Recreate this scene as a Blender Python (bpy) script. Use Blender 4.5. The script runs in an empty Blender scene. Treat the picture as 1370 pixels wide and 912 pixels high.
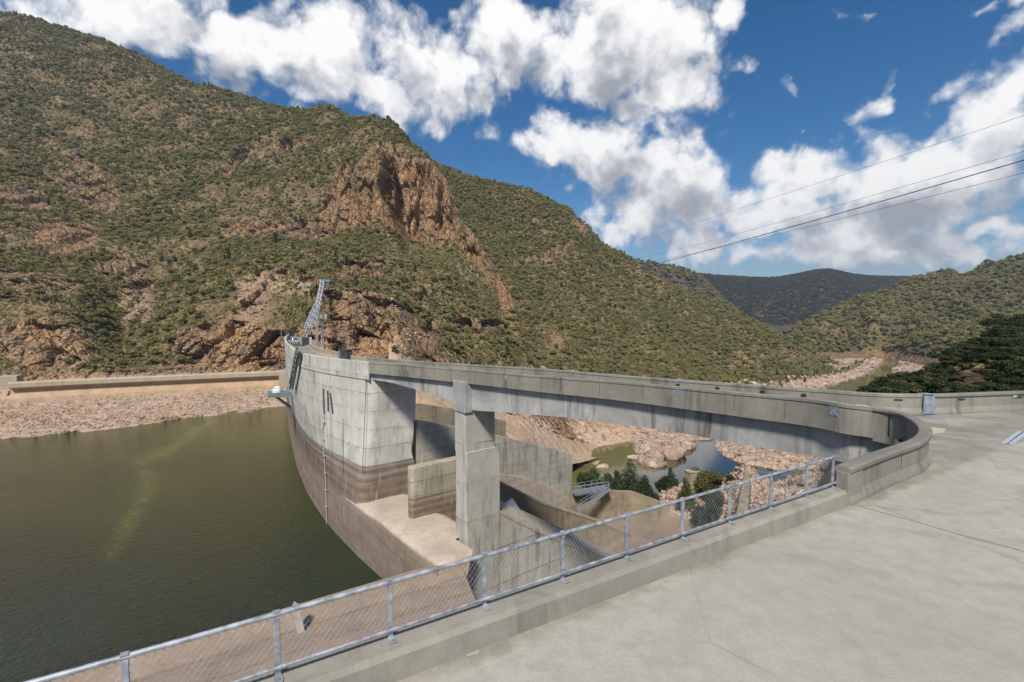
import bpy, bmesh, math, random
import numpy as np
from mathutils import Vector, Matrix

random.seed(7); RNG = np.random.default_rng(11)
SC = bpy.context.scene
COL = SC.collection
R = math.radians

# ------------------------------------------------------------------ camera geometry (photo is 1370 x 912)
F = 640.0; CX = 685.0; CY = 456.0; HOR = 420.0
CAMZ = 5.6
PITCH = math.atan((CY - HOR) / F)
CP, SP = math.cos(PITCH), math.sin(PITCH)

def ab(px, py):
    """slopes X/Y and (Z-CAMZ)/Y of the sight line that a surveyed photo point lies on"""
    u = (np.asarray(px, float) - CX) / F; v = (CY - np.asarray(py, float)) / F
    yy = CP + v * SP
    return u / yy, (v * CP - SP) / yy

def P(px, py, d=None, z=None):
    a, b = ab(px, py)
    if d is None: d = (z - CAMZ) / b
    return Vector((float(a * d), float(d), float(CAMZ + b * d)))

def onplane(px, py, p0, t):
    """point of the sight line on the vertical plane through p0 with plan direction t -> (s, point)"""
    a, b = ab(px, py)
    s = (a * p0[1] - p0[0]) / (t[0] - a * t[1])
    d = p0[1] + s * t[1]
    return float(s), Vector((float(a * d), float(d), float(CAMZ + b * d)))

def topix(x, y, z):
    zz = z - CAMZ
    f = y * CP - zz * SP; v = y * SP + zz * CP
    return CX + F * x / f, CY - F * v / f

# ------------------------------------------------------------------ noise in numpy
def _hash(ix, iy, iz, seed):
    h = (ix.astype(np.int64) * 374761393 + iy.astype(np.int64) * 668265263 + iz.astype(np.int64) * 2147483647 + seed * 974711) & 0xFFFFFFFF
    h = ((h ^ (h >> 13)) * 1274126177) & 0xFFFFFFFF
    h = ((h ^ (h >> 16)) * 2246822519) & 0xFFFFFFFF
    return ((h ^ (h >> 15)) & 0xFFFFFF) / float(0xFFFFFF)

def vnoise(x, y, z=None, seed=0):
    x = np.asarray(x, float); y = np.asarray(y, float)
    z = np.zeros_like(x) if z is None else np.asarray(z, float)
    ix, iy, iz = np.floor(x), np.floor(y), np.floor(z)
    fx, fy, fz = x - ix, y - iy, z - iz
    fx = fx * fx * fx * (fx * (fx * 6 - 15) + 10); fy = fy * fy * fy * (fy * (fy * 6 - 15) + 10); fz = fz * fz * (3 - 2 * fz)
    r = 0
    for dx in (0, 1):
        for dy in (0, 1):
            for dz in (0, 1):
                w = (fx if dx else 1 - fx) * (fy if dy else 1 - fy) * (fz if dz else 1 - fz)
                r = r + w * _hash(ix + dx, iy + dy, iz + dz, seed)
    return r * 2 - 1

def fbm(x, y, z=None, octv=5, seed=0, gain=0.5, lac=2.03):
    r = 0; a = 1.0; f = 1.0; n = 0
    for o in range(octv):
        r = r + a * vnoise(x * f, y * f, None if z is None else z * f, seed + o); n += a
        a *= gain; f *= lac
    return r / n

def ridged(x, y, z=None, octv=4, seed=0):
    r = 0; a = 1.0; f = 1.0; n = 0
    for o in range(octv):
        r = r + a * (1 - np.abs(vnoise(x * f, y * f, None if z is None else z * f, seed + o))) ** 2; n += a
        a *= 0.5; f *= 2.1
    return r / n

def cells(x, y, seed=0):
    """F1, F2 and a per-cell random number: blocky jointed rock"""
    ix, iy = np.floor(x), np.floor(y)
    f1 = np.full(x.shape, 9.0); f2 = np.full(x.shape, 9.0); cid = np.zeros(x.shape)
    for dx in (-1, 0, 1):
        for dy in (-1, 0, 1):
            cx, cy = ix + dx, iy + dy; zz = np.zeros_like(cx)
            qx = cx + _hash(cx, cy, zz, seed); qy = cy + _hash(cx, cy, zz + 1, seed)
            d = np.hypot(qx - x, qy - y); rr = _hash(cx, cy, zz + 2, seed)
            m = d < f1
            f2 = np.where(m, f1, np.minimum(f2, d)); cid = np.where(m, rr, cid); f1 = np.where(m, d, f1)
    return f1, f2, cid

def sstep(a, b, x):
    t = np.clip((x - a) / (b - a), 0, 1)
    return t * t * (3 - 2 * t)

# ------------------------------------------------------------------ object helpers
def tag(o, label=None, cat=None, group=None, kind=None):
    if label: o['label'] = label
    if cat: o['category'] = cat
    if group: o['group'] = group
    if kind: o['kind'] = kind
    return o

def empty(name, loc, label, cat, group=None, rz=0):
    o = bpy.data.objects.new(name, None); COL.objects.link(o)
    o.location = loc; o.rotation_euler = (0, 0, rz); o.empty_display_size = 0.5
    return tag(o, label, cat, group)

def link(name, me, mat, parent=None, smooth=False):
    if mat is not None and not me.materials: me.materials.append(mat)
    if smooth:
        me.polygons.foreach_set('use_smooth', [True] * len(me.polygons))
    o = bpy.data.objects.new(name, me); COL.objects.link(o)
    if parent is not None:
        o.parent = parent
        # geometry is written in world coordinates: bring it into the parent's frame
        if not me.get('local'):
            me.transform(parent_matrix(parent).inverted())
            me['local'] = True
    return o

def parent_matrix(p):
    m = Matrix.Translation(p.location) @ p.rotation_euler.to_matrix().to_4x4()
    if p.parent is not None: m = parent_matrix(p.parent) @ m
    return m

def from_py(name, verts, faces):
    me = bpy.data.meshes.new(name)
    me.from_pydata([tuple(v) for v in verts], [], faces); me.update()
    return me

class MB:
    """collects solids; build() links them as ONE mesh object"""
    def __init__(s): s.v = []; s.f = []
    def add(s, verts, faces):
        n = len(s.v); s.v += [tuple(v) for v in verts]; s.f += [tuple(i + n for i in f) for f in faces]
    def box(s, c, size, rz=0, axes=None):
        hx, hy, hz = size[0] / 2, size[1] / 2, size[2] / 2
        if axes is None:
            ca, sa = math.cos(rz), math.sin(rz)
            axes = (Vector((ca, sa, 0)), Vector((-sa, ca, 0)), Vector((0, 0, 1)))
        c = Vector(c); vs = []
        for dz in (-1, 1):
            for dx, dy in ((-1, -1), (1, -1), (1, 1), (-1, 1)):
                vs.append(c + axes[0] * dx * hx + axes[1] * dy * hy + axes[2] * dz * hz)
        s.add(vs, [(3, 2, 1, 0), (4, 5, 6, 7), (0, 1, 5, 4), (1, 2, 6, 5), (2, 3, 7, 6), (3, 0, 4, 7)])
    def bar(s, p, q, w, h=None, up=Vector((0, 0, 1))):
        p, q = Vector(p), Vector(q); d = q - p; L = d.length
        if L < 1e-6: return
        d /= L
        if abs(d.dot(up)) > 0.98: up = Vector((1, 0, 0))
        x = d.cross(up).normalized(); y = x.cross(d).normalized()
        s.box((p + q) / 2, (w, h or w, L), axes=(x, y, d))
    def tube(s, pts, r, n=8, taper=None, caps=True):
        pts = [Vector(p) for p in pts]; rings = []
        for i, p in enumerate(pts):
            d = (pts[min(i + 1, len(pts) - 1)] - pts[max(i - 1, 0)]).normalized()
            up = Vector((0, 0, 1)) if abs(d.z) < 0.95 else Vector((1, 0, 0))
            x = d.cross(up).normalized(); y = x.cross(d)
            rr = r if taper is None else r + (taper - r) * i / (len(pts) - 1)
            rings.append([p + (x * math.cos(k * 2 * math.pi / n) + y * math.sin(k * 2 * math.pi / n)) * rr for k in range(n)])
        vs = [v for rg in rings for v in rg]; fs = []
        for i in range(len(pts) - 1):
            for k in range(n):
                k2 = (k + 1) % n
                fs.append((i * n + k, i * n + k2, (i + 1) * n + k2, (i + 1) * n + k))
        if caps:
            fs.append(tuple(range(n - 1, -1, -1))); fs.append(tuple((len(pts) - 1) * n + k for k in range(n)))
        s.add(vs, fs)
    def prism(s, poly, z0, z1):
        """plan polygon (counter-clockwise) between z0 and z1 (numbers or one per point)"""
        n = len(poly)
        za = z0 if hasattr(z0, '__len__') else [z0] * n; zb = z1 if hasattr(z1, '__len__') else [z1] * n
        vs = [(p[0], p[1], za[i]) for i, p in enumerate(poly)] + [(p[0], p[1], zb[i]) for i, p in enumerate(poly)]
        fs = [tuple(range(n - 1, -1, -1)), tuple(range(n, 2 * n))]
        for i in range(n): fs.append((i, (i + 1) % n, n + (i + 1) % n, n + i))
        s.add(vs, fs)
    def wall(s, p0, t, n, prof, w):
        """vertical slab: profile [(s, z)...] in the plane (p0, t), thickness w along n"""
        p0 = Vector((p0[0], p0[1], 0)); t = Vector((t[0], t[1], 0)); n = Vector((n[0], n[1], 0)); k = len(prof)
        a = [p0 + t * q[0] + Vector((0, 0, q[1])) for q in prof]
        b = [v + n * w for v in a]
        fs = [tuple(range(k)), tuple(range(2 * k - 1, k - 1, -1))]
        for i in range(k): fs.append((i, k + i, k + (i + 1) % k, (i + 1) % k))
        s.add(a + b, fs)
    def mesh(s, name, bevel=0.0, fix=True):
        me = from_py(name, s.v, s.f)
        bm = bmesh.new(); bm.from_mesh(me)
        if fix: bmesh.ops.recalc_face_normals(bm, faces=bm.faces)
        if bevel > 0:
            ed = [e for e in bm.edges if len(e.link_faces) == 2 and e.calc_face_angle(0) > 0.6]
            bmesh.ops.bevel(bm, geom=ed, offset=bevel, segments=2, affect='EDGES', profile=0.5, clamp_overlap=True)
        bm.to_mesh(me); bm.free()
        return me
    def build(s, name, mat, parent=None, bevel=0.0, smooth=False):
        return link(name, s.mesh(name, bevel), mat, parent, smooth)

def crom(pts, n):
    """Catmull-Rom resample, evenly in arc length"""
    pts = [np.array(p, float) for p in pts]
    q = [2 * pts[0] - pts[1]] + pts + [2 * pts[-1] - pts[-2]]
    out = []
    for i in range(1, len(q) - 2):
        for k in range(24):
            t = k / 24
            out.append(0.5 * ((2 * q[i]) + (-q[i - 1] + q[i + 1]) * t + (2 * q[i - 1] - 5 * q[i] + 4 * q[i + 1] - q[i + 2]) * t * t + (-q[i - 1] + 3 * q[i] - 3 * q[i + 1] + q[i + 2]) * t ** 3))
    out.append(pts[-1]); out = np.array(out)
    s = np.concatenate([[0], np.cumsum(np.linalg.norm(np.diff(out, axis=0), axis=1))])
    ss = np.linspace(0, s[-1], n)
    return np.stack([np.interp(ss, s, out[:, k]) for k in range(out.shape[1])], 1)

def smooth_path(p, it=10):
    p = p.copy()
    for _ in range(it): p[1:-1] = 0.25 * p[:-2] + 0.5 * p[1:-1] + 0.25 * p[2:]
    return p

def normals2(path):
    d = np.gradient(path[:, :2], axis=0); d /= np.linalg.norm(d, axis=1)[:, None] + 1e-9
    return np.stack([-d[:, 1], d[:, 0]], 1)          # left of the walking direction

def sweep(path, prof, closed=True, caps=True):
    """prof: list of (offset to the left, dz) or a function i -> list"""
    nn = normals2(path); vs = []; k = None
    for i, p in enumerate(path):
        pr = prof(i) if callable(prof) else prof
        k = len(pr)
        for o, dz in pr: vs.append((p[0] + nn[i, 0] * o, p[1] + nn[i, 1] * o, p[2] + dz))
    fs = []; m = len(path)
    for i in range(m - 1):
        for j in range(k if closed else k - 1):
            j2 = (j + 1) % k
            fs.append((i * k + j, i * k + j2, (i + 1) * k + j2, (i + 1) * k + j))
    if closed and caps:
        fs.append(tuple(range(k - 1, -1, -1))); fs.append(tuple((m - 1) * k + j for j in range(k)))
    return vs, fs
# ------------------------------------------------------------------ materials
class NT:
    def __init__(s, name):
        s.m = bpy.data.materials.new(name); s.m.use_nodes = True
        s.t = s.m.node_tree; s.t.nodes.clear()
        s.out = s.n('ShaderNodeOutputMaterial')
    def n(s, ty, **kw):
        o = s.t.nodes.new(ty)
        for k, v in kw.items(): setattr(o, k, v)
        return o
    def l(s, a, b): s.t.links.new(a, b)
    def put(s, sock, v):
        if isinstance(v, bpy.types.NodeSocket): s.l(v, sock)
        elif v is not None: sock.default_value = v
    def math(s, op, a, b=None, c=None, clamp=False):
        o = s.n('ShaderNodeMath', operation=op, use_clamp=clamp)
        s.put(o.inputs[0], a)
        if b is not None: s.put(o.inputs[1], b)
        if c is not None: s.put(o.inputs[2], c)
        return o.outputs[0]
    def pos(s): return s.n('ShaderNodeNewGeometry').outputs['Position']
    def scale(s, v, sc):
        o = s.n('ShaderNodeVectorMath', operation='MULTIPLY'); s.l(v, o.inputs[0]); o.inputs[1].default_value = sc
        return o.outputs[0]
    def noise(s, v, scale=1.0, detail=4, rough=0.55, dist=0.0):
        o = s.n('ShaderNodeTexNoise'); s.put(o.inputs['Vector'], v)
        o.inputs['Scale'].default_value = scale; o.inputs['Detail'].default_value = detail
        o.inputs['Roughness'].default_value = rough; o.inputs['Distortion'].default_value = dist
        return o.outputs[0]
    def voro(s, v, scale=1.0, feature='F1', out='Distance'):
        o = s.n('ShaderNodeTexVoronoi', feature=feature); s.put(o.inputs['Vector'], v)
        o.inputs['Scale'].default_value = scale
        return o.outputs[out]
    def ramp(s, f, stops, interp='LINEAR'):
        o = s.n('ShaderNodeValToRGB'); o.color_ramp.interpolation = interp
        e = o.color_ramp.elements
        while len(e) < len(stops): e.new(0.5)
        for i, (p, c) in enumerate(stops):
            e[i].position = p
            e[i].color = (c, c, c, 1) if not hasattr(c, '__len__') else (c[0], c[1], c[2], 1)
        s.put(o.inputs[0], f)
        return o.outputs[0]
    def mix(s, f, a, b, mode='MIX'):
        o = s.n('ShaderNodeMix', data_type='RGBA', blend_type=mode)
        s.put(o.inputs[0], f)
        for sock, v in ((o.inputs[6], a), (o.inputs[7], b)):
            if isinstance(v, (tuple, list)): v = (v[0], v[1], v[2], 1)
            s.put(sock, v)
        return o.outputs[2]
    def bump(s, h, strength=0.3, dist=0.1, nrm=None):
        o = s.n('ShaderNodeBump'); s.put(o.inputs['Height'], h)
        o.inputs['Strength'].default_value = strength; o.inputs['Distance'].default_value = dist
        if nrm is not None: s.l(nrm, o.inputs['Normal'])
        return o.outputs[0]
    def bsdf(s, col, rough=0.8, metal=0.0, nrm=None, spec=0.3, **kw):
        o = s.n('ShaderNodeBsdfPrincipled')
        if isinstance(col, (tuple, list)): col = (col[0], col[1], col[2], 1)
        s.put(o.inputs['Base Color'], col); s.put(o.inputs['Roughness'], rough); s.put(o.inputs['Metallic'], metal)
        o.inputs['Specular IOR Level'].default_value = spec
        if nrm is not None: s.l(nrm, o.inputs['Normal'])
        for k, v in kw.items(): s.put(o.inputs[k], v)
        s.l(o.outputs[0], s.out.inputs[0])
        return o
    def sep(s, v):
        o = s.n('ShaderNodeSeparateXYZ'); s.l(v, o.inputs[0]); return o.outputs
    def attr(s, name):
        return s.n('ShaderNodeAttribute', attribute_name=name).outputs['Fac']
    def rng(s, v, a, b, c=0.0, d=1.0):
        o = s.n('ShaderNodeMapRange'); s.put(o.inputs[0], v)
        for i, q in enumerate((a, b, c, d)): o.inputs[i + 1].default_value = q
        return o.outputs[0]

def concrete(name, base, streak=0.5, blotch=0.4, lift=0.0, bands=None, grime=(0.10, 0.09, 0.075), rust=0.0, pore=0.3, tint=None):
    """weathered concrete: blotches, rain streaks, lift joints, pores; bands = flood-stain colours by height"""
    b = NT(name); p = b.pos(); x, y, z = b.sep(p)
    big = b.noise(p, 0.22, 5, 0.6, 0.4)
    col = b.mix(b.ramp(big, [(0.3, 0.0), (0.7, 1.0)]), tuple(c * (1 - 0.42 * blotch) for c in base), tuple(min(1, c * (1 + 0.22 * blotch)) for c in base))
    if tint: col = b.mix(b.math('MULTIPLY', b.ramp(b.noise(p, 0.09, 3), [(0.42, 0.0), (0.62, 1.0)]), 0.6), col, tint)
    sub = b.noise(p, 2.7, 6, 0.65)
    col = b.mix(b.math('MULTIPLY', b.ramp(sub, [(0.35, 1.0), (0.6, 0.0)]), 0.35), col, tuple(c * 0.62 for c in base))
    if bands:
        zz = b.math('ADD', z, b.rng(b.noise(b.scale(p, (0.12, 0.12, 0.5)), 1.0, 3), 0, 1, -0.35, 0.35))
        f = b.rng(zz, bands[0], bands[1])
        stain = b.ramp(f, bands[2])
        wear = b.noise(b.scale(p, (0.12, 0.12, 4.0)), 0.9, 6, 0.75)
        stain = b.mix(b.ramp(wear, [(0.34, 0.7), (0.62, 0.0)]), stain, (0.12, 0.095, 0.075))
        stain = b.mix(b.ramp(b.noise(p, 0.5, 5, 0.65), [(0.45, 0.0), (0.75, 0.45)]), stain, (0.40, 0.33, 0.27))
        col = b.mix(b.rng(zz, bands[3] + 0.12, bands[3] - 0.12), col, stain)
    if streak > 0:
        st = b.noise(b.scale(p, (1.0, 1.0, 0.10)), 1.0, 7, 0.72, 0.6)
        st2 = b.noise(b.scale(p, (0.2, 0.2, 0.1)), 1.0, 3)
        m = b.math('MULTIPLY', b.ramp(st, [(0.50, 0.0), (0.66, 1.0)]), b.ramp(st2, [(0.36, 0.1), (0.60, 1.0)]))
        col = b.mix(b.math('MULTIPLY', m, streak), col, grime)
        ru = b.noise(b.scale(p, (2.1, 2.1, 0.09)), 1.0, 4, 0.6)
        if rust > 0: col = b.mix(b.math('MULTIPLY', b.ramp(ru, [(0.6, 0.0), (0.75, 1.0)]), rust), col, (0.33, 0.20, 0.09))
        lime = b.noise(b.scale(p, (0.9, 0.9, 0.11)), 1.3, 4, 0.6)
        col = b.mix(b.math('MULTIPLY', b.ramp(lime, [(0.63, 0.0), (0.75, 1.0)]), streak * 0.5), col, tuple(min(1, c * 1.5) for c in base))
    h = b.math('ADD', b.math('MULTIPLY', b.noise(p, 14, 6, 0.7), 0.4), b.math('MULTIPLY', b.noise(p, 1.3, 4), 0.6))
    if lift > 0:
        fr = b.math('FRACT', b.math('ADD', b.math('DIVIDE', z, lift), b.math('MULTIPLY', b.noise(p, 0.5, 2), 0.03)))
        ln = b.math('LESS_THAN', fr, 0.022)
        brk = b.ramp(b.noise(p, 0.35, 3), [(0.36, 0.0), (0.56, 1.0)])
        lf = b.math('MULTIPLY', ln, brk)
        col = b.mix(b.math('MULTIPLY', lf, 0.75), col, (0.07, 0.06, 0.05))
        below = b.math('MULTIPLY', b.math('POWER', fr, 5.0), b.ramp(b.noise(b.scale(p, (0.8, 0.8, 0.1)), 1.0, 4), [(0.45, 0.0), (0.65, 0.4)]))
        col = b.mix(below, col, grime)
        h = b.math('SUBTRACT', h, b.math('MULTIPLY', lf, 0.5))
    if pore > 0:
        po = b.voro(p, 9.0)
        col = b.mix(b.math('MULTIPLY', b.ramp(po, [(0.06, 1.0), (0.12, 0.0)]), pore), col, tuple(c * 0.35 for c in base))
    b.bsdf(col, 0.88, 0, b.bump(h, 0.45, 0.06), 0.25)
    return b.m

def metal(name, col, rough=0.45, m=0.6, var=0.25):
    b = NT(name); p = b.pos()
    n = b.noise(p, 6, 5, 0.6)
    c = b.mix(b.ramp(n, [(0.35, 0.0), (0.65, 1.0)]), tuple(v * (1 - var) for v in col), tuple(min(1, v * (1 + var)) for v in col))
    b.bsdf(c, b.rng(n, 0.3, 0.7, rough - 0.1, rough + 0.15), m, b.bump(b.noise(p, 40, 3), 0.08, 0.01))
    return b.m

def rock(name, cols, sc=1.0, bumpd=0.5, veg=False, dark=0.7, joint=1.0, rnd=0.0, soilk=1.0):
    """jointed granite; veg=True blends soil and scrub floor by the mesh's own 'bare' attribute"""
    b = NT(name); p = b.pos()
    w = b.n('ShaderNodeVectorMath', operation='ADD'); b.l(p, w.inputs[0])
    nz = b.n('ShaderNodeTexNoise'); nz.inputs['Scale'].default_value = 0.12 * sc; nz.inputs['Detail'].default_value = 4; b.l(p, nz.inputs['Vector'])
    b.l(b.scale(nz.outputs['Color'], (5 / sc, 5 / sc, 5 / sc)), w.inputs[1]); q = w.outputs[0]
    n1 = b.noise(q, 0.07 * sc, 7, 0.65, 0.3); n2 = b.noise(q, 0.45 * sc, 6, 0.7)
    c = b.ramp(n1, [(0.30, cols[0]), (0.45, cols[1]), (0.57, cols[2]), (0.72, cols[3])])
    c = b.mix(b.ramp(n2, [(0.30, 0.55), (0.50, 0.0)]), c, tuple(v * 0.45 for v in cols[1]))
    vst = b.noise(b.scale(p, (0.25 * sc, 0.25 * sc, 0.035 * sc)), 1.0, 5, 0.65)
    c = b.mix(b.ramp(vst, [(0.54, 0.0), (0.68, dark)]), c, (0.055, 0.045, 0.04))
    e1 = b.voro(b.scale(q, (1, 1, 0.55)), 0.16 * sc, 'DISTANCE_TO_EDGE'); e2 = b.voro(q, 0.6 * sc, 'DISTANCE_TO_EDGE')
    c = b.mix(b.ramp(e1, [(0.0, 0.65 * joint), (0.03, 0.0)]), c, (0.07, 0.05, 0.04))
    c = b.mix(b.ramp(e2, [(0.0, 0.3), (0.05, 0.0)]), c, (0.10, 0.075, 0.055))
    ce = b.voro(q, 0.6 * sc, 'F1', 'Color')
    bw = b.n('ShaderNodeRGBToBW'); b.l(ce, bw.inputs[0])
    c = b.mix(b.rng(bw.outputs[0], 0.2, 0.8, 0.3, 0.0), c, tuple(v * 0.6 for v in cols[0]))
    hh = b.math('ADD', b.math('ADD', b.math('MULTIPLY', b.ramp(e1, [(0, 0), (0.25, 1)]), 1.2 * joint), b.math('MULTIPLY', b.ramp(e2, [(0, 0), (0.3, 1)]), 0.5)), b.math('MULTIPLY', n2, 1.0))
    if veg:
        bare = b.attr('bare')
        s1 = b.noise(p, 0.05, 6, 0.65); s2 = b.noise(p, 0.5, 6, 0.7)
        soil = b.ramp(s1, [(0.30, (0.145, 0.122, 0.05)), (0.46, (0.225, 0.168, 0.08)), (0.58, (0.40, 0.265, 0.155))])
        if soilk != 1.0: soil = b.mix(1.0 - soilk, soil, (0.03, 0.032, 0.015))
        soil = b.mix(b.ramp(s2, [(0.36, 0.8), (0.6, 0.0)]), soil, (0.10, 0.10, 0.042))
        soil = b.mix(b.ramp(b.voro(p, 0.7), [(0.12, 0.7), (0.3, 0.0)]), soil, (0.42, 0.31, 0.215))
        k = b.ramp(b.math('ADD', bare, b.rng(n2, 0.2, 0.8, -0.3, 0.3)), [(0.35, 0.0), (0.6, 1.0)])
        warm = b.attr('warm'); pale = b.attr('pale')
        wc = b.ramp(n2, [(0.3, (0.33, 0.175, 0.085)), (0.5, (0.52, 0.30, 0.145)), (0.7, (0.58, 0.41, 0.25))])
        c = b.mix(b.math('MULTIPLY', b.math('MULTIPLY', warm, b.ramp(b.noise(p, 0.11, 4), [(0.38, 0.05), (0.60, 1.0)])), 0.8), c, wc)
        c = b.mix(k, soil, c)
        g1_ = b.noise(p, 0.35, 7, 0.72); g2_ = b.voro(p, 1.6)
        pc = b.ramp(g1_, [(0.3, (0.44, 0.31, 0.235)), (0.5, (0.58, 0.42, 0.32)), (0.7, (0.68, 0.53, 0.42))])
        pc = b.mix(b.ramp(b.noise(p, 0.045, 4, 0.6), [(0.42, 0.0), (0.58, 0.85)]), pc, (0.50, 0.345, 0.21))
        pc = b.mix(b.ramp(g2_, [(0.1, 0.0), (0.5, 0.35)]), pc, (0.30, 0.21, 0.16))
        c = b.mix(pale, c, pc)
        hh = b.math('ADD', b.math('MULTIPLY', hh, b.rng(pale, 0.0, 1.0, 1.0, 0.12)), b.math('MULTIPLY', pale, b.math('MULTIPLY', g1_, 0.5)))
    if rnd > 0:
        rv = b.n('ShaderNodeObjectInfo').outputs['Random']
        c = b.mix(b.rng(rv, 0.0, 0.6, rnd, 0.0), c, (0.14, 0.105, 0.085)); c = b.mix(b.rng(rv, 0.75, 1.0, 0.0, rnd), c, (0.60, 0.50, 0.40))
    b.bsdf(c, 0.92, 0, b.bump(hh, 0.9, bumpd), 0.15)
    return b.m

def foliage(name, dark, light, hue=(0.10, 0.105, 0.03), rnd=0.35, trans=0.25):
    b = NT(name)
    oi = b.n('ShaderNodeObjectInfo'); p = b.pos()
    rv = oi.outputs['Random']
    f = b.math('ADD', b.math('MULTIPLY', b.noise(p, 0.6, 3), 0.7), b.math('MULTIPLY', rv, 0.4))
    c = b.mix(b.ramp(f, [(0.3, 0.0), (0.8, 1.0)]), dark, light)
    c = b.mix(b.math('MULTIPLY', b.ramp(rv, [(0.62, 0.0), (1.0, 1.0)]), rnd * 2), c, hue)
    g = b.n('ShaderNodeBsdfPrincipled'); b.l(c, g.inputs['Base Color']); g.inputs['Roughness'].default_value = 0.7
    g.inputs['Specular IOR Level'].default_value = 0.2
    tr = b.n('ShaderNodeBsdfTranslucent'); b.l(c, tr.inputs[0])
    mx = b.n('ShaderNodeMixShader'); mx.inputs[0].default_value = trans
    b.l(g.outputs[0], mx.inputs[1]); b.l(tr.outputs[0], mx.inputs[2]); b.l(mx.outputs[0], b.out.inputs[0])
    return b.m

def plain(name, col, rough=0.6, m=0.0, var=0.15, sc=3.0):
    b = NT(name); p = b.pos()
    c = b.mix(b.noise(p, sc, 5, 0.6), tuple(v * (1 - var) for v in col), tuple(min(1, v * (1 + var)) for v in col))
    b.bsdf(c, rough, m, b.bump(b.noise(p, sc * 8, 3), 0.1, 0.01))
    return b.m

ST = [(0.0, (0.255, 0.190, 0.150)), (0.30, (0.30, 0.225, 0.175)), (0.56, (0.29, 0.21, 0.16)), (0.63, (0.17, 0.13, 0.10)), (0.68, (0.28, 0.195, 0.14)),
      (0.73, (0.13, 0.105, 0.085)), (0.79, (0.34, 0.235, 0.145)), (0.84, (0.15, 0.125, 0.105)), (0.89, (0.40, 0.32, 0.24)), (0.93, (0.13, 0.11, 0.095)), (0.96, (0.42, 0.36, 0.29)), (1.0, (0.19, 0.165, 0.14))]
M = {}
M['road'] = None
M['dam'] = concrete('dam_concrete', (0.58, 0.56, 0.50), 0.7, 0.7, 2.4, (-26.0, -14.2, ST, -14.3), rust=0.25)
M['block'] = M['dam']
M['lowpier'] = concrete('stained_pier_concrete', (0.42, 0.385, 0.29), 1.0, 0.9, 2.9, (-24.0, -16.2, ST, -16.3), rust=0.5)
M['pier'] = concrete('pier_concrete', (0.47, 0.455, 0.40), 0.75, 0.6, 4.2)
M['bridge'] = concrete('girder_concrete', (0.385, 0.385, 0.375), 0.9, 1.1, 0, pore=0.35)
M['parapet'] = concrete('parapet_concrete', (0.275, 0.26, 0.22), 0.9, 0.8, 0, pore=0.5)
M['coping'] = concrete('coping_concrete', (0.225, 0.21, 0.18), 0.3, 0.8, 0, pore=0.6)
M['kerb'] = concrete('kerb_concrete', (0.30, 0.28, 0.235), 0.5, 0.6, 0, pore=0.6)
M['wing'] = concrete('wing_wall_concrete', (0.43, 0.41, 0.35), 0.85, 0.8, 1.25)
M['wingbase'] = concrete('old_dam_concrete', (0.45, 0.385, 0.31), 0.5, 0.5, 1.25)
M['ochre'] = concrete('ochre_stained_concrete', (0.385, 0.32, 0.215), 1.0, 1.1, 1.6, rust=0.4, tint=(0.19, 0.165, 0.13))
M['weirpink'] = concrete('silted_weir_concrete', (0.52, 0.425, 0.345), 0.25, 0.6, 0, (-26.2, -20.6, [(0.0, (0.24, 0.18, 0.145)), (0.5, (0.26, 0.195, 0.155)), (1.0, (0.30, 0.23, 0.18))], -19.5))
M['slab'] = concrete('bank_slab_concrete', (0.36, 0.27, 0.20), 0.35, 0.55, 2.2, rust=0.1)
M['sideweir'] = concrete('side_weir_concrete', (0.44, 0.31, 0.20), 0.4, 0.5, 0)
M['sidelip'] = concrete('side_weir_lip_concrete', (0.42, 0.36, 0.26), 0.3, 0.4, 0)
M['apron'] = concrete('apron_concrete', (0.26, 0.19, 0.14), 0.2, 0.7, 0)
M['galv'] = metal('galvanised_steel', (0.32, 0.345, 0.385), 0.5, 0.35, 0.35)
M['galvpale'] = metal('pale_galvanised_steel', (0.50, 0.54, 0.58), 0.5, 0.35, 0.15)
M['darksteel'] = metal('dark_painted_steel', (0.06, 0.066, 0.07), 0.7, 0.0)
M['bluesteel'] = metal('blue_grey_steel', (0.20, 0.25, 0.29), 0.5, 0.3)
M['patch'] = metal('steel_patch_plate', (0.28, 0.32, 0.38), 0.55, 0.3, 0.3)
M['black'] = plain('black_recess', (0.03, 0.03, 0.03))
M['white'] = plain('white_paint', (0.72, 0.72, 0.70))
M['silver'] = metal('silver_car_paint', (0.55, 0.57, 0.60), 0.3, 0.5, 0.05)
M['glass'] = plain('dark_car_glass', (0.03, 0.035, 0.04), 0.1)
M['rubber'] = plain('tyre_rubber', (0.03, 0.03, 0.03), 0.8)
M['red'] = plain('tail_lamp_red', (0.45, 0.04, 0.03), 0.3)
M['rust'] = plain('rusty_steel', (0.28, 0.12, 0.07), 0.8, 0, 0.4)
M['orange'] = plain('orange_paint', (0.6, 0.22, 0.05))
M['yellow'] = plain('worn_yellow_paint', (0.42, 0.395, 0.28), 0.85, 0, 0.3, 6)
M['wood'] = plain('grey_pole_timber', (0.12, 0.10, 0.08), 0.9, 0, 0.3)
M['cable'] = plain('cable_black', (0.03, 0.026, 0.024), 0.6)
GR = [(0.22, 0.165, 0.125), (0.36, 0.255, 0.165), (0.53, 0.325, 0.165), (0.46, 0.37, 0.28)]
M['mountain'] = rock('mountain_granite', GR, 1.0, 2.2, True, 0.5, 1.35)
M['hill'] = rock('hill_ground', [tuple(v * 0.6 for v in q) for q in GR], 0.6, 1.5, True, soilk=0.55)
M['farhill'] = rock('cloud_shaded_forest_floor', [(0.05, 0.045, 0.035), (0.08, 0.065, 0.05), (0.12, 0.09, 0.07), (0.14, 0.11, 0.085)], 0.3, 1.5, False)  # cloud shade over the far hills is put into this dark colour
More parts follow.
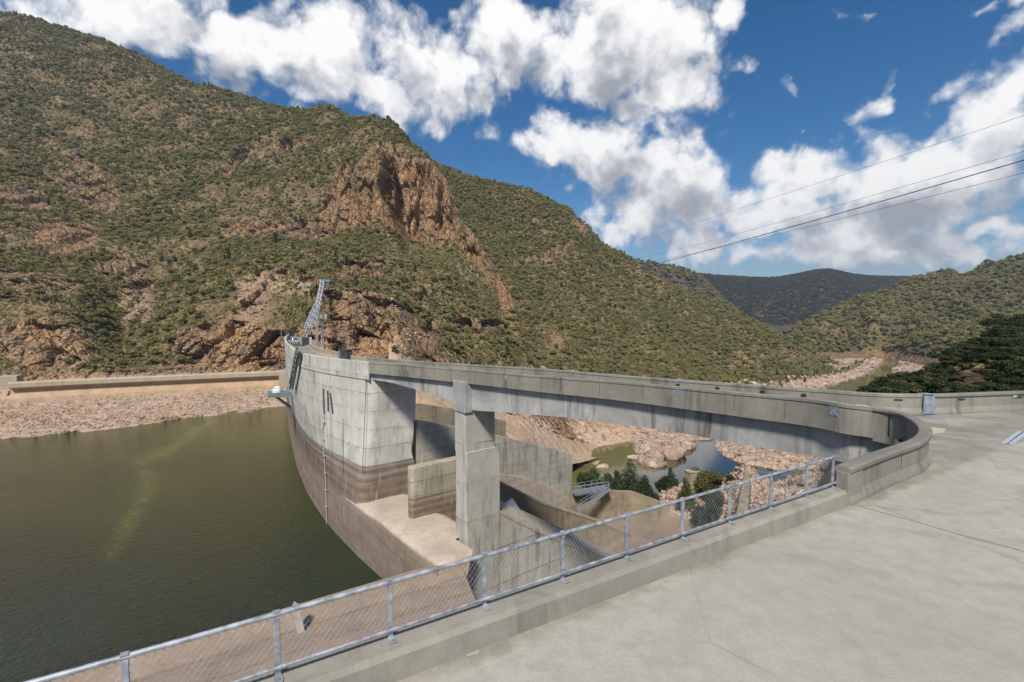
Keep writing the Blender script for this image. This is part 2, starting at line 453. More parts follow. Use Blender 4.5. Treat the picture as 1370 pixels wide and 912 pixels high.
M['knoll'] = rock('knoll_ground', [(0.06, 0.04, 0.03), (0.11, 0.065, 0.04), (0.17, 0.10, 0.058), (0.19, 0.13, 0.09)], 2.5, 0.5, True)
M['bankrock'] = rock('bank_granite', [(0.40, 0.285, 0.22), (0.56, 0.40, 0.30), (0.64, 0.48, 0.37), (0.70, 0.57, 0.46)], 2.0, 0.6, False, 0.3)
M['shore'] = rock('shore_rubble_ground', [(0.26, 0.185, 0.14), (0.36, 0.255, 0.19), (0.44, 0.315, 0.235), (0.48, 0.36, 0.28)], 4.0, 0.4, False, 0.25, 0.2)
M['boulder'] = rock('boulder_granite', [(0.33, 0.24, 0.185), (0.46, 0.335, 0.25), (0.54, 0.41, 0.32), (0.60, 0.50, 0.41)], 1.6, 0.35, False, 0.4, 1.0, 0.55)
M['leaf'] = foliage('eucalypt_leaves', (0.175, 0.165, 0.064), (0.36, 0.32, 0.14), (0.24, 0.27, 0.07), 0.3, 0.35)
M['leafdark'] = foliage('dark_bush_leaves', (0.014, 0.023, 0.008), (0.043, 0.060, 0.018), (0.055, 0.07, 0.022), 0.3, 0.2)
M['leafcas'] = foliage('casuarina_leaves', (0.03, 0.045, 0.018), (0.085, 0.11, 0.042), (0.07, 0.09, 0.03), 0.2, 0.2)
M['leafolive'] = foliage('olive_bush_leaves', (0.04, 0.045, 0.015), (0.12, 0.115, 0.04), (0.12, 0.10, 0.04), 0.2, 0.2)
M['bark'] = plain('grey_bark', (0.20, 0.165, 0.135), 0.9, 0, 0.35)

_ka, _kb = P(530, 912, z=0), P(1140, 675, z=0); _d = (_kb - _ka).normalized(); KNX, KNY = -_d.y, _d.x; KNC = -(_ka.x * KNX + _ka.y * KNY)
def road_mat():
    b = NT('road_concrete'); p = b.pos(); x, y, z = b.sep(p)
    n = b.noise(p, 0.16, 6, 0.6, 0.6)
    c = b.ramp(n, [(0.28, (0.33, 0.31, 0.26)), (0.5, (0.395, 0.372, 0.315)), (0.72, (0.44, 0.415, 0.355))])
    c = b.mix(b.ramp(b.noise(p, 2.2, 7, 0.7), [(0.36, 0.45), (0.58, 0.0)]), c, (0.26, 0.245, 0.21))
    c = b.mix(b.ramp(b.noise(p, 0.7, 3, 0.5), [(0.63, 0.0), (0.72, 0.35)]), c, (0.25, 0.24, 0.22))
    c = b.mix(b.ramp(b.noise(p, 22, 5, 0.75), [(0.36, 0.4), (0.56, 0.0)]), c, (0.24, 0.22, 0.19))
    # grit and dirt lying along the kerb
    kd_ = b.math('ADD', b.math('MULTIPLY', x, KNX), b.math('ADD', b.math('MULTIPLY', y, KNY), KNC))
    dirt = b.math('MULTIPLY', b.ramp(b.math('ADD', b.math('MULTIPLY', kd_, -1.0), b.rng(b.noise(p, 1.1, 5, 0.7), 0, 1, -0.30, 0.30)), [(0.02, 0.6), (0.32, 0.0)]), b.ramp(b.noise(p, 0.5, 3), [(0.35, 0.25), (0.6, 1.0)]))
    c = b.mix(dirt, c, (0.12, 0.105, 0.085))
    # tyre tracks swung round the parapet's end
    dx = b.math('SUBTRACT', x, 12.5); dy = b.math('SUBTRACT', y, 19.5)
    rr = b.math('SQRT', b.math('ADD', b.math('MULTIPLY', dx, dx), b.math('MULTIPLY', dy, dy)))
    rr = b.math('ADD', rr, b.rng(b.noise(p, 0.35, 3), 0, 1, -0.6, 0.6))
    for r0, wd in ((6.2, 0.35), (8.0, 0.4), (10.4, 0.3)):
        tr = b.ramp(b.math('ABSOLUTE', b.math('SUBTRACT', rr, r0)), [(0.0, 0.75), (wd, 0.0)])
        c = b.mix(b.math('MULTIPLY', tr, b.ramp(b.noise(p, 0.9, 5, 0.7), [(0.42, 0.0), (0.62, 1.0)])), c, (0.26, 0.25, 0.225))
    cr = b.voro(b.scale(p, (1, 1, 1)), 0.22, 'DISTANCE_TO_EDGE')
    c = b.mix(b.math('MULTIPLY', b.ramp(cr, [(0.0, 1.0), (0.006, 0.0)]), b.ramp(b.noise(p, 0.3, 2), [(0.5, 0.0), (0.6, 0.5)])), c, (0.16, 0.145, 0.12))
    b.bsdf(c, 0.85, 0, b.bump(b.math('ADD', b.math('MULTIPLY', b.noise(p, 30, 5, 0.7), 0.5), b.noise(p, 3, 4)), 0.3, 0.02), 0.3)
    return b.m
M['road'] = road_mat()
M['joint'] = plain('tar_joint', (0.20, 0.185, 0.155), 0.9, 0, 0.4)
M['mark'] = plain('concrete_patch', (0.33, 0.31, 0.265), 0.9, 0, 0.2, 8)

def lake_mat():
    b = NT('lake_water'); p = b.pos(); x, y, z = b.sep(p)
    al = b.attr('algae')
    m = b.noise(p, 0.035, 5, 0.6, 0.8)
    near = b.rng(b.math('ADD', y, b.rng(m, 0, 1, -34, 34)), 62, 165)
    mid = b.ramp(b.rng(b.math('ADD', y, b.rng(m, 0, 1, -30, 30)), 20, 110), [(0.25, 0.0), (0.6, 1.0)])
    c = b.mix(near, b.mix(mid, (0.018, 0.036, 0.028), (0.020, 0.036, 0.004)), (0.085, 0.088, 0.014))  # bluish tint of the nearest water stands in for reflected sky
    al2 = b.math('MULTIPLY', al, b.ramp(b.noise(p, 0.5, 6, 0.75, 1.2), [(0.38, 0.0), (0.68, 1.0)]))
    c = b.mix(b.math('MULTIPLY', al2, 0.95), c, (0.20, 0.225, 0.055))
    w1 = b.noise(b.scale(p, (1.0, 1.5, 1)), 1.25, 4, 0.6, 0.4); w2 = b.noise(b.scale(p, (1, 1.5, 1)), 4.0, 3, 0.6)
    gust = b.ramp(b.noise(p, 0.04, 3), [(0.35, 0.45), (0.65, 1.0)])
    h = b.math('MULTIPLY', b.math('ADD', w1, b.math('MULTIPLY', w2, 0.3)), gust)
    b.bsdf(c, 0.05, 0, b.bump(h, 1.0, 1.6), 0.34, IOR=1.33)
    return b.m
M['lake'] = lake_mat()

def river_mat():
    b = NT('river_water'); p = b.pos()
    m = b.noise(p, 0.05, 4, 0.6)
    x, y, z = b.sep(p)
    sh = b.rng(b.math('ADD', b.math('SUBTRACT', x, b.math('MULTIPLY', y, 0.34)), b.rng(m, 0, 1, -14, 14)), -18, 2)
    c = b.mix(sh, (0.135, 0.122, 0.045), (0.022, 0.024, 0.016))
    c = b.mix(b.rng(y, 290, 420), c, (0.15, 0.135, 0.06))
    h = b.noise(b.scale(p, (1, 1.4, 1)), 1.2, 4, 0.6)
    b.bsdf(c, 0.03, 0, b.bump(h, 0.2, 0.04), 0.5, IOR=1.9)
    return b.m
M['river'] = river_mat()
# ------------------------------------------------------------------ alignments
WR = -26.0       # reservoir level
RV = -60.0       # river level
PH = 1.1         # parapet height above the roadway
T = (0.79, 0.613); N = (-0.613, 0.79)      # flow direction through the spillway and across it

up_px = [(1137, 627, None), (1165, 616, None), (1188, 607, None), (1212, 599, None), (1231.6, 592, None), (1242, 585.5, None), (1246.5, 578.5, None),
         (1244.5, 571, None), (1236, 563.6, None), (1218, 554, None), (1199, 549, None), (1172, 544.8, None)]
up_pts = [P(x, y, z=PH) for x, y, _ in up_px]
br_px = [(1133, 539, 23.6), (1100, 534, 25.0), (1003, 525.6, 28.5), (840, 510.8, 36.5), (720, 502.0, 43.5), (630, 494.5, 50.5), (540, 487.3, 58.0),
         (498, 484.2, 62.0), (458, 480.0, 66.6), (433.7, 477.0, 70.2), (413.7, 473.6, 74.6), (401.4, 469.8, 79.4), (391.5, 463.5, 87.7), (383.5, 455.5, 106.0), (384, 449.8, 130), (388, 446.5, 152)]
br_pts = [P(x, y, d=d) for x, y, d in br_px]
UP = crom([tuple(p) for p in up_pts + br_pts], 620)
UP[:, 2] = smooth_path(UP[:, 2:3], 60)[:, 0]
UP = smooth_path(UP, 4)
upx, _ = topix(UP[:, 0], UP[:, 1], UP[:, 2])
k_apex = int(np.argmax(upx))
def k_at(px):      # index on the far branch of the parapet where it passes photo column px
    return k_apex + int(np.argmin(np.abs(upx[k_apex:] - px)))
K_JOINT = k_at(1169); K_DAM = k_at(497)

dn_px = [(1560, 519, None), (1450, 522, None), (1370, 524, None), (1300, 526.5, None), (1240, 528, None), (1170, 526.3, None)]
dn_pts = [P(x, y, z=PH) for x, y, _ in dn_px]
dn2 = [(1100, 521.5, 28.6), (1050, 518, 29.9), (1000, 514.8, 31.9), (840, 503.2, 39.5), (720, 493.0, 47.3), (630, 487.8, 54.6), (540, 482.0, 62.3),
       (498, 478.8, 66.8), (473, 476.2, 71), (446, 470, 79.5), (424.5, 465.2, 87.6), (412.5, 458, 106), (409.5, 450, 136), (411, 446.5, 152)]
dn_pts += [P(x, y, d=d) for x, y, d in dn2]
DN = crom([tuple(p) for p in dn_pts], 560)
DN[:, 2] = smooth_path(DN[:, 2:3], 60)[:, 0]
DN = smooth_path(DN, 4)
dnx, _ = topix(DN[:, 0], DN[:, 1], DN[:, 2])
def d_at(px): return int(np.argmin(np.abs(dnx - px)))
D_JOINT = d_at(1245); D_DAM = d_at(490)

# parapet profile: UP/DN are the road-side top edges, 'left' is outward for UP
def para(out=0.34, low=-0.36, cop=0.04):
    # (offset outward, dz from the top); plinth flares to the road
    return [(0.0, 0.0), (0.02, 0.02), (out - 0.02, 0.02), (out, 0.0), (out, -0.15), (out - cop, -0.17), (out - cop, -PH + low),
            (0.0, -PH + low), (-0.06, -PH - 0.02), (-0.04, -PH + 0.12), (cop, -PH + 0.36), (cop, -0.17), (0.0, -0.15)]
def flip(pr): return [(-o, z) for o, z in reversed(pr)]

# ---- bridge ---------------------------------------------------------------
bridge = empty('road_bridge', Vector(P(640, 520, d=51)) + Vector((0, 0, -1.2)), 'curving concrete road bridge with parapets crossing the spillway on one pier', 'bridge')
kb0, kb1 = K_JOINT, K_DAM
seg = UP[kb0:kb1 + 1]
v, f = sweep(seg, para()); me = from_py('parapet', v, f)
pu = link('upstream_parapet', me, M['parapet'], bridge)
dseg = DN[D_JOINT:D_DAM + 1]
v, f = sweep(dseg, flip(para())); pd = link('downstream_parapet', from_py('parapet', v, f), M['parapet'], bridge)

def deck_strip(a, b, dz=-PH, thick=0.0):
    n = 160
    A = crom(a, n) if len(a) < 8 else np.stack([np.interp(np.linspace(0, len(a) - 1, n), range(len(a)), a[:, k]) for k in range(3)], 1)
    B = np.stack([np.interp(np.linspace(0, len(b) - 1, n), range(len(b)), b[:, k]) for k in range(3)], 1)
    return A, B
def strip_mesh(A, B, cross=4, crown=0.0):
    n = len(A); vs = []; fs = []
    for i in range(n):
        for c in range(cross + 1):
            t = c / cross; vs.append(tuple(A[i] * (1 - t) + B[i] * t))
    for i in range(n - 1):
        for c in range(cross):
            q = i * (cross + 1) + c
            fs.append((q, q + 1, q + cross + 2, q + cross + 1))
    return vs, fs
# road on the bridge and the dam crest
ia = np.arange(K_JOINT, len(UP)); nU = normals2(UP); nD = normals2(DN)
A = UP[ia] - np.c_[nU[ia] * -0.06, np.zeros(len(ia))]; A = A + np.array([0, 0, -PH])
B = DN[D_JOINT - 30:]; B = B + np.array([0, 0, -PH])
def resamp(a, n):
    s = np.concatenate([[0], np.cumsum(np.linalg.norm(np.diff(a[:, :2], axis=0), axis=1))]); ss = np.linspace(0, s[-1], n)
    return np.stack([np.interp(ss, s, a[:, k]) for k in range(3)], 1)
# pair stations by nearest point so the strip runs square across
def pair(a, b):
    out = []; j = 0
    for p in a:
        j = max(j, int(np.argmin(np.hypot(b[:, 0] - p[0], b[:, 1] - p[1])))); out.append(b[j])
    out = np.array(out); return smooth_path(out, 6)
A2 = resamp(A, 260); B2 = pair(A2, B)
Zm = np.minimum(A2[:, 2], A2[:, 2]); B2[:, 2] = 0.5 * (B2[:, 2] + Zm); B2[:, 2] = np.minimum(B2[:, 2], 0.0); A2[:, 2] = np.minimum(A2[:, 2], 0.0)
A2[:, 2] -= 0.004; B2[:, 2] -= 0.004
v, f = strip_mesh(A2, B2)
road2 = tag(link('road', from_py('road', v, f), M['road']), kind='structure')

# girder: haunched beam set back under the slab
gpx = [(480, 504), (500, 508), (526, 512), (563, 523), (600, 535), (606, 538), (628, 548.5), (645, 550), (663, 550.5), (720, 555), (775, 560), (900, 577), (1003, 596), (1102, 612.6), (1150, 622)]
ks = np.arange(kb0 - 4, k_at(484) + 1, 2)
pth = UP[ks].copy(); nn = nU[ks]
e_ = (pth[0] - pth[3]); e_ /= np.linalg.norm(e_); e_[2] = 0
pth = np.concatenate([[pth[0] + e_ * 2.4, pth[0] + e_ * 1.2], pth]); nn = np.concatenate([[nn[0], nn[0]], nn]); ks = np.concatenate([[ks[0], ks[0]], ks])
out = pth[:, :2] + nn * (-0.20)          # outer face of the girder, set back from the slab edge
gx, _ = topix(out[:, 0], out[:, 1], pth[:, 2] - 2.5)
gy = np.interp(gx, [g[0] for g in gpx], [g[1] for g in gpx])
_, bb = ab(gx, gy); zb = CAMZ + bb * out[:, 1]
zb = smooth_path(zb[:, None], 6)[:, 0]
zt = pth[:, 2] - PH - 0.30
vs = []; fs = []
for i in range(len(ks)):
    inn = out[i] - nn[i] * 3.1
    vs += [(out[i, 0], out[i, 1], zt[i]), (out[i, 0], out[i, 1], zb[i]), (inn[0], inn[1], zb[i]), (inn[0], inn[1], zt[i])]
for i in range(len(ks) - 1):
    for j in range(4):
        j2 = (j + 1) % 4; fs.append((i * 4 + j, i * 4 + j2, i * 4 + 4 + j2, i * 4 + 4 + j))
fs += [(3, 2, 1, 0), tuple((len(ks) - 1) * 4 + j for j in range(4))]
mb = MB(); mb.add(vs, fs); mb.build('girder', M['bridge'], bridge)
# deck slab under the road, from parapet to parapet
dz = []
kk = slice(0, int(260 * (kb1 - kb0) / (len(UP) - kb0)) + 1)
A3 = A2[kk].copy(); B3 = B2[kk].copy(); n3 = len(A3); vs = []; fs = []
for i in range(n3):
    for q in ((A3[i], -0.02), (B3[i], -0.02), (B3[i], -0.32), (A3[i], -0.32)): vs.append((q[0][0], q[0][1], q[0][2] + q[1]))
for i in range(n3 - 1):
    for j in range(4):
        j2 = (j + 1) % 4; fs.append((i * 4 + j, i * 4 + j2, i * 4 + 4 + j2, i * 4 + 4 + j))
mb = MB(); mb.add(vs, fs); mb.build('deck_slab', M['bridge'], bridge)
# panel joints, patch plates and reflector brackets on the parapets
mb = MB()
def on_up(px, o, dz):
    k = k_at(px); p = UP[k]; n = nU[k]
    return Vector((p[0] + n[0] * o, p[1] + n[1] * o, p[2] + dz)), math.atan2(n[1], n[0]) - math.pi / 2
for px in (1054, 985, 862, 804, 752, 712, 672, 631, 600, 568, 540):
    c, rz = on_up(px, 0.300, -0.62); mb = MB(); mb.box(c, (0.022, 0.008, 1.1), rz); mb.build('joint_strip', M['black'], pu)
for px, w, h in ((1124, 0.5, 0.62), (910, 0.46, 0.55), (681, 0.44, 0.5), (614, 0.42, 0.45), (548, 0.4, 0.4)):
    c, rz = on_up(px, 0.306, -0.36); m1 = MB(); m1.box(c, (w, 0.02, h), rz); m1.build('patch_plate', M['patch'], pu, 0.004)
def on_dn(px, o, dz):
    k = d_at(px); p = DN[k]; n = nD[k]
    return Vector((p[0] + n[0] * o, p[1] + n[1] * o, p[2] + dz)), math.atan2(n[1], n[0]) - math.pi / 2
for px in (1052, 905, 862, 770, 700, 662, 612, 566, 505):
    c, rz = on_dn(px, -0.16, 0.05); m1 = MB(); m1.box(c, (0.30, 0.14, 0.09), rz); m1.box(c + Vector((0, 0, 0.06)), (0.16, 0.10, 0.05), rz); m1.build('reflector', M['patch'], pd, 0.01)
for px in (1023, 1072, 905, 960):
    c, rz = on_dn(px, 0.0, -0.38); m1 = MB(); m1.box(c, (0.26, 0.11, 0.16), rz); m1.build('scupper', M['black'], pd)

# ---- pier -----------------------------------------------------------------
def pier_poly(p0, L, w, r=0.25):
    """plan of a pier with a rounded upstream nose; p0 = near nose corner, length along T, width along N"""
    p0 = Vector((p0[0], p0[1])); t = Vector(T); n = Vector(N); pts = []
    pts.append(p0 + t * L); pts.append(p0 + t * L + n * w)
    for k in range(7):
        a = k / 6 * math.pi / 2; pts.append(p0 + n * (w - r + r * math.sin(math.pi / 2 - a) * 1) + t * (r - r * math.cos(math.pi / 2 - a) * 1))
    for k in range(7):
        a = k / 6 * math.pi / 2; pts.append(p0 + n * (r - r * math.sin(a)) + t * (r - r * math.cos(a)))
    return [(q.x, q.y) for q in pts]
def fixpoly(poly):
    a = sum(poly[i][0] * poly[(i + 1) % len(poly)][1] - poly[(i + 1) % len(poly)][0] * poly[i][1] for i in range(len(poly)))
    return poly if a > 0 else poly[::-1]
PP = P(622, 600, d=50.3)
s_u, _ = onplane(662, 580, PP, T); s_l, _ = onplane(668, 620, PP, T)
zled = P(622, 603, d=51.0).z
wP = 2.3
mb = MB(); mb.prism(fixpoly(pier_poly(PP, s_u, wP - 0.1)), zled - 0.2, zt[int(np.argmin(np.abs(gx - 640)))] - 1.8)
pier = mb.build('pier', M['pier'], bridge)
# cap: block with a bevelled soffit, standing proud of the girder
capz = P(622, 511, d=50.2).z; capb = P(627.5, 553.0, d=50.2).z; capm = P(606, 545, d=51.3).z
p0 = Vector((PP.x, PP.y)); t2 = Vector(T); n2 = Vector(N)
c0 = p0 - t2 * 0.12 - n2 * 0.18
poly = [c0, c0 + t2 * 1.0, c0 + t2 * 1.0 + n2 * (wP + 0.1), c0 + n2 * (wP + 0.1)]
mb = MB(); mb.prism(fixpoly([(q.x, q.y) for q in poly]), [capb] * 4, [capz] * 4); mb.build('pier_cap', M['bridge'], bridge, 0.05)

# ---- dam ------------------------------------------------------------------
dam = empty('arch_dam', (-30, 74, WR), 'curved pale concrete arch dam with brown flood stains above the green reservoir', 'dam')
wl = [(384, 552), (386.5, 575), (391, 598), (398, 627), (414.7, 664), (437, 698), (473, 738), (508.8, 772), (560, 821), (610, 868), (700, 960)]
LW = crom([tuple(P(x, y, z=WR)) for x, y in wl], 300)
outer = UP[K_DAM:, :2] + nU[K_DAM:] * 0.30
outer = resamp(np.c_[outer, UP[K_DAM:, 2]], 150)
nO = normals2(outer); crest_z = outer[:, 2] - PH
tgt = []
for i in range(len(outer)):
    dd = LW[:, :2] - outer[i, :2]
    along = np.abs(dd @ np.array([nO[i, 1], -nO[i, 0]])); j = int(np.argmin(along + 0.05 * np.abs(dd @ nO[i])))
    tgt.append(np.clip(dd[j] @ nO[i], -1.5, 5.0))
tgt = smooth_path(np.array(tgt)[:, None], 25)[:, 0]
# plan ring: upstream curve (corner -> far), far end, downstream curve back, end wall with a rounded corner
TH = 6.6
cx0 = outer[0, :2]
def ring(z):
    w = float(sstep(-5.0, -22.0, z)); dn_ = float(np.clip((-13.5 - z) * 0.5, 0, 40))
    up = outer[:, :2] + nO * (tgt * w)[:, None]
    r = 1.5; e0 = up[0]; tv = np.array(T); dirn = (up[3] - up[0]); dirn = dirn / np.linalg.norm(dirn)
    corner = [e0 + dirn * r + (e0 - (e0 + dirn * r)) * 0]
    arc = []
    for k in range(9):     # rounded corner between the upstream face and the end wall
        q = k / 8; a0 = e0 + tv * r; b0 = e0 + dirn * r
        arc.append((1 - q) ** 2 * a0 + 2 * q * (1 - q) * e0 + q * q * b0)
    us = [p for p in up if np.linalg.norm(p - e0) > r]
    end = [e0 + tv * s for s in np.linspace(TH + dn_, r, 6)][:-1]
    dsn = outer[:, :2] - nO * TH - nO * dn_
    ds = [p for p in dsn if (p - e0) @ np.array(N) > 1.0]
    return end, arc, us, ds
levels = list(np.concatenate([[crest_z[0]], np.linspace(-2.4, -32, 50)]))
rows = []
base = ring(-8.0); nds = len(base[3])
for li, z in enumerate(levels):
    e, a, u, d = ring(z)
    u = resamp(np.c_[np.array(u), np.zeros(len(u))], 120)[:, :2]; d = resamp(np.c_[np.array(d), np.zeros(len(d))], 60)[:, :2]
    row = list(e) + list(a) + list(u) + list(d[::-1])
    rows.append([(p[0], p[1]) for p in row])
nr = len(rows[0]); vs = []; fs = []
czu = np.interp(np.linspace(0, 1, 120), np.linspace(0, 1, len(crest_z)), crest_z); czd = np.interp(np.linspace(0, 1, 60), np.linspace(0, 1, len(crest_z)), crest_z)
ztop = [crest_z[0]] * (5 + 9) + list(czu) + list(czd[::-1])
for li, z in enumerate(levels):
    for j, p in enumerate(rows[li]): vs.append((p[0], p[1], ztop[j] - 0.02 if li == 0 else z))
for li in range(len(levels) - 1):
    for j in range(nr):
        j2 = (j + 1) % nr; fs.append((li * nr + j, (li + 1) * nr + j, (li + 1) * nr + j2, li * nr + j2))
mb = MB(); mb.add(vs, fs); me = mb.mesh('wall')
link('dam_wall', me, M['dam'], dam)
# crest band (parapet beam standing proud) and the downstream parapet
seg = UP[K_DAM:]
band = [(0.0, 0.0), (0.02, 0.02), (0.32, 0.02), (0.42, -0.02), (0.42, -2.30), (0.30, -2.36), (0.29, -2.36), (0.28, -1.0), (-0.06, -1.3), (-0.06, -PH), (-0.04, -PH + 0.1), (0.0, -PH + 0.3)]
v, f = sweep(seg, band); mb = MB(); mb.add(v, f); mb.build('upstream_parapet', M['dam'], dam)
v, f = sweep(DN[D_DAM:], flip(para(0.34, -1.6))); mb = MB(); mb.add(v, f); dpar = mb.build('downstream_parapet', M['sidelip'], dam)
# vertical construction joints, gauge slots and the riser pipe on the upstream face
def face(px, py):
    """point on the dam's upstream face seen at a photo point + outward normal (marched along the sight line)"""
    a, b = ab(px, py)
    best = None
    for i in range(len(outer)):
        z = CAMZ + float(b) * outer[i, 1]
        w = float(sstep(-5.0, -22.0, z)); p = outer[i, :2] + nO[i] * tgt[i] * w
        e = abs(p[0] - float(a) * p[1])
        if best is None or e < best[0]: best = (e, p, nO[i], CAMZ + float(b) * p[1])
    return Vector((best[1][0], best[1][1], best[3])), Vector((best[2][0], best[2][1], 0))
mb = MB()
for px, y0, y1 in ((489.5, 508, 634), (459, 560, 640), (420, 500, 560)):
    p, n = face(px, y0); q, n2_ = face(px, y1); mb = MB(); mb.bar(p, q, 0.05, 0.05, up=n); mb.build('joint_strip', M['black'], dam)
for px0, y0, px1, y1 in ((432.6, 520, 434.5, 553), (438.0, 522.5, 439.6, 549.5), (443.8, 525.5, 445.6, 552.5)):
    p, n = face(px0, y0); q, n2_ = face(px1, y1); m1 = MB(); m1.bar(p + n * 0.05, q + n2_ * 0.05, 0.30, 0.12, up=n); m1.build('gauge_board', M['darksteel'], dam)
pts = [];
for k in range(14):
    t = k / 13; p, n = face(433.5 + 4.5 * t, 553 + 147 * t); pts.append(p + n * 0.16)
mb = MB(); mb.tube(pts, 0.075, 8)
for p in pts[1:-1:2]: mb.box(p, (0.34, 0.34, 0.10), 0.8)
mb.build('riser_pipe', M['galvpale'], dam, smooth=False)

# ---- spillway -------------------------------------------------------------
spill = empty('spillway', (-8, 56, -26), 'open spillway with pink silted weir and stepped concrete training walls under the bridge', 'spillway')
i0 = int(np.argmin(np.hypot(LW[:, 0] - outer[6, 0], LW[:, 1] - outer[6, 1])))
wp = LW[max(i0 - 14, 0):].copy(); side = (wp[:, 0] - PP.x) * N[0] + (wp[:, 1] - PP.y) * N[1]; wp = wp[side > -2.6]
wp = resamp(wp, 160); wp[:, 2] = 0
prof = [(0.0, -34.0), (0.0, -24.0), (0.0, -20.2), (0.02, -19.62), (0.10, -19.32), (0.28, -19.12), (0.7, -19.0), (1.6, -18.96), (4.2, -18.95), (6.2, -19.0), (7.4, -19.5), (8.6, -20.6), (10.5, -22.4), (14, -25.3), (20, -30.0), (26, -33.05), (26, -36)]
side = (wp[:, 0] - PP.x) * N[0] + (wp[:, 1] - PP.y) * N[1]
i_s = int(np.sum(side > 0.9))
v, f = sweep(wp[:i_s], prof, closed=False)
v2, f2 = sweep(wp[i_s - 1:], [p_ for p_ in prof if p_[0] <= 4.2], closed=False)      # only the lip runs on past the pier's nose
n_ = len(v); k_ = len([p_ for p_ in prof if p_[0] <= 4.2]); v = v + v2; f = f + [tuple(q + n_ for q in ff) for ff in f2]
f.append(tuple(len(v) - k_ + j for j in range(k_)))
me = from_py('weir', v, f); weir = link('weir_crest', me, M['weirpink'], spill, smooth=True)
# the low pier in mid-spillway and its sloping chute wall
PM = P(550, 627, d=56.0); zmt = PM.z
def pr(pts, p0):
    o = []
    for px, py in pts:
        s, q = onplane(px, py, p0, T); o.append((s, q.z))
    return o
wm = 1.3
mb = MB(); mb.prism(fixpoly(pier_poly(PM, 7.0, wm, 0.5)), -24.5, zmt); mb.build('low_pier', M['lowpier'], spill, 0.05)
w2 = pr([(671.6, 645), (724, 671), (801, 696), (862, 722)], PM)
mb = MB(); mb.wall(PM, T, N, [(6.8, -35), (6.8, zmt - 0.25), (w2[0][0] * 0.75 + 7 * 0.25, w2[0][1] * 0.72 + (zmt - 0.3) * 0.28)] + w2 + [(w2[-1][0] + 0.5, -35)], wm - 0.1); mb.build('chute_wall', M['ochre'], spill, 0.04)
mb = MB(); mb.wall((PM.x - 0.08 * N[0], PM.y - 0.08 * N[1]), T, N, [(w2[0][0] - 2, w2[0][1] + 1.3 + 0.05)] + [(s, z + 0.06) for s, z in w2] + [(s, z - 0.28) for s, z in reversed(w2)] + [(w2[0][0] - 2, w2[0][1] + 1.02)], wm + 0.06); mb.build('chute_coping', M['wingbase'], spill)
# lower pier shaft and its sloping wall towards the chute
w1 = pr([(671.6, 686), (691, 696), (731, 716), (820, 748), (900, 778)], PP)
mb = MB(); mb.prism(fixpoly(pier_poly((PP.x - 0.1 * N[0] + 0.02 * T[0], PP.y - 0.1 * N[1] + 0.02 * T[1]), s_l, wP - 0.05, 0.3)), -36, zled); mb.build('pier_shaft', M['pier'], spill, 0.06)
WD = 3.6; PF = (PP.x + N[0] * WD, PP.y + N[1] * WD)
def poly3(pts, p0): return [onplane(px, py, p0, T)[1] for px, py in pts]
nr_ = poly3([(665, 683), (671.6, 686), (691, 696), (731, 716), (775, 733), (820, 748), (900, 778)], PP)
fr_ = poly3([(665, 667), (671.6, 670.5), (690, 679), (727, 696), (770, 716), (806, 733), (884, 764)], PF)
k_ = len(nr_); V_ = nr_ + fr_ + [Vector((q.x, q.y, -36)) for q in nr_] + [Vector((q.x, q.y, -36)) for q in fr_]; F_ = []
for i in range(k_ - 1):
    F_ += [(i, i + 1, k_ + i + 1, k_ + i), (i, 2 * k_ + i, 2 * k_ + i + 1, i + 1), (k_ + i, k_ + i + 1, 3 * k_ + i + 1, 3 * k_ + i)]
F_ += [(0, k_, 3 * k_, 2 * k_), (k_ - 1, 3 * k_ - 1, 4 * k_ - 1, 2 * k_ - 1)]
mb = MB(); mb.add(V_, F_); mb.build('dividing_wall', M['pier'], spill)
up_ = Vector((0, 0, 0.06)); dn3 = Vector((0, 0, -0.22)); o_ = Vector((N[0], N[1], 0)) * 0.07
V_ = [q - o_ + up_ for q in nr_] + [q + o_ + up_ for q in fr_] + [q + o_ + dn3 for q in fr_] + [q - o_ + dn3 for q in nr_]; F_ = []
for i in range(k_ - 1):
    for r_ in range(4): F_.append((r_ * k_ + i, r_ * k_ + i + 1, ((r_ + 1) % 4) * k_ + i + 1, ((r_ + 1) % 4) * k_ + i))
F_ += [(0, k_, 2 * k_, 3 * k_), (k_ - 1, 4 * k_ - 1, 3 * k_ - 1, 2 * k_ - 1)]
mb = MB(); mb.add(V_, F_); mb.build('dividing_coping', M['wingbase'], spill)
# wing wall on the far side with the older profile below it
PB = Vector((outer[0, 0], outer[0, 1], 0))
wt = pr([(562, 563), (608, 571), (663.6, 582), (719.6, 595.6), (766, 607)], PB)
mb = MB(); mb.wall(PB, T, N, [(wt[0][0] - 0.4, -36)] + [(wt[0][0] - 0.4, wt[0][1])] + wt + [(wt[-1][0], -36)], 1.2); mb.build('wing_wall', M['wing'], spill, 0.04)
wb = pr([(561, 603), (600, 618.5), (664, 632.5), (693, 637), (724, 646), (766, 673)], PB)
qb = (PB.x - 0.35 * N[0], PB.y - 0.35 * N[1])
mb = MB(); mb.wall(qb, T, N, [(wb[0][0] + 0.3, -36), (wb[0][0] + 0.3, wb[0][1] - 0.3)] + wb[1:] + [(wb[-1][0] - 0.1, -36)], 0.36); mb.build('wing_wall_base', M['wingbase'], spill, 0.04)
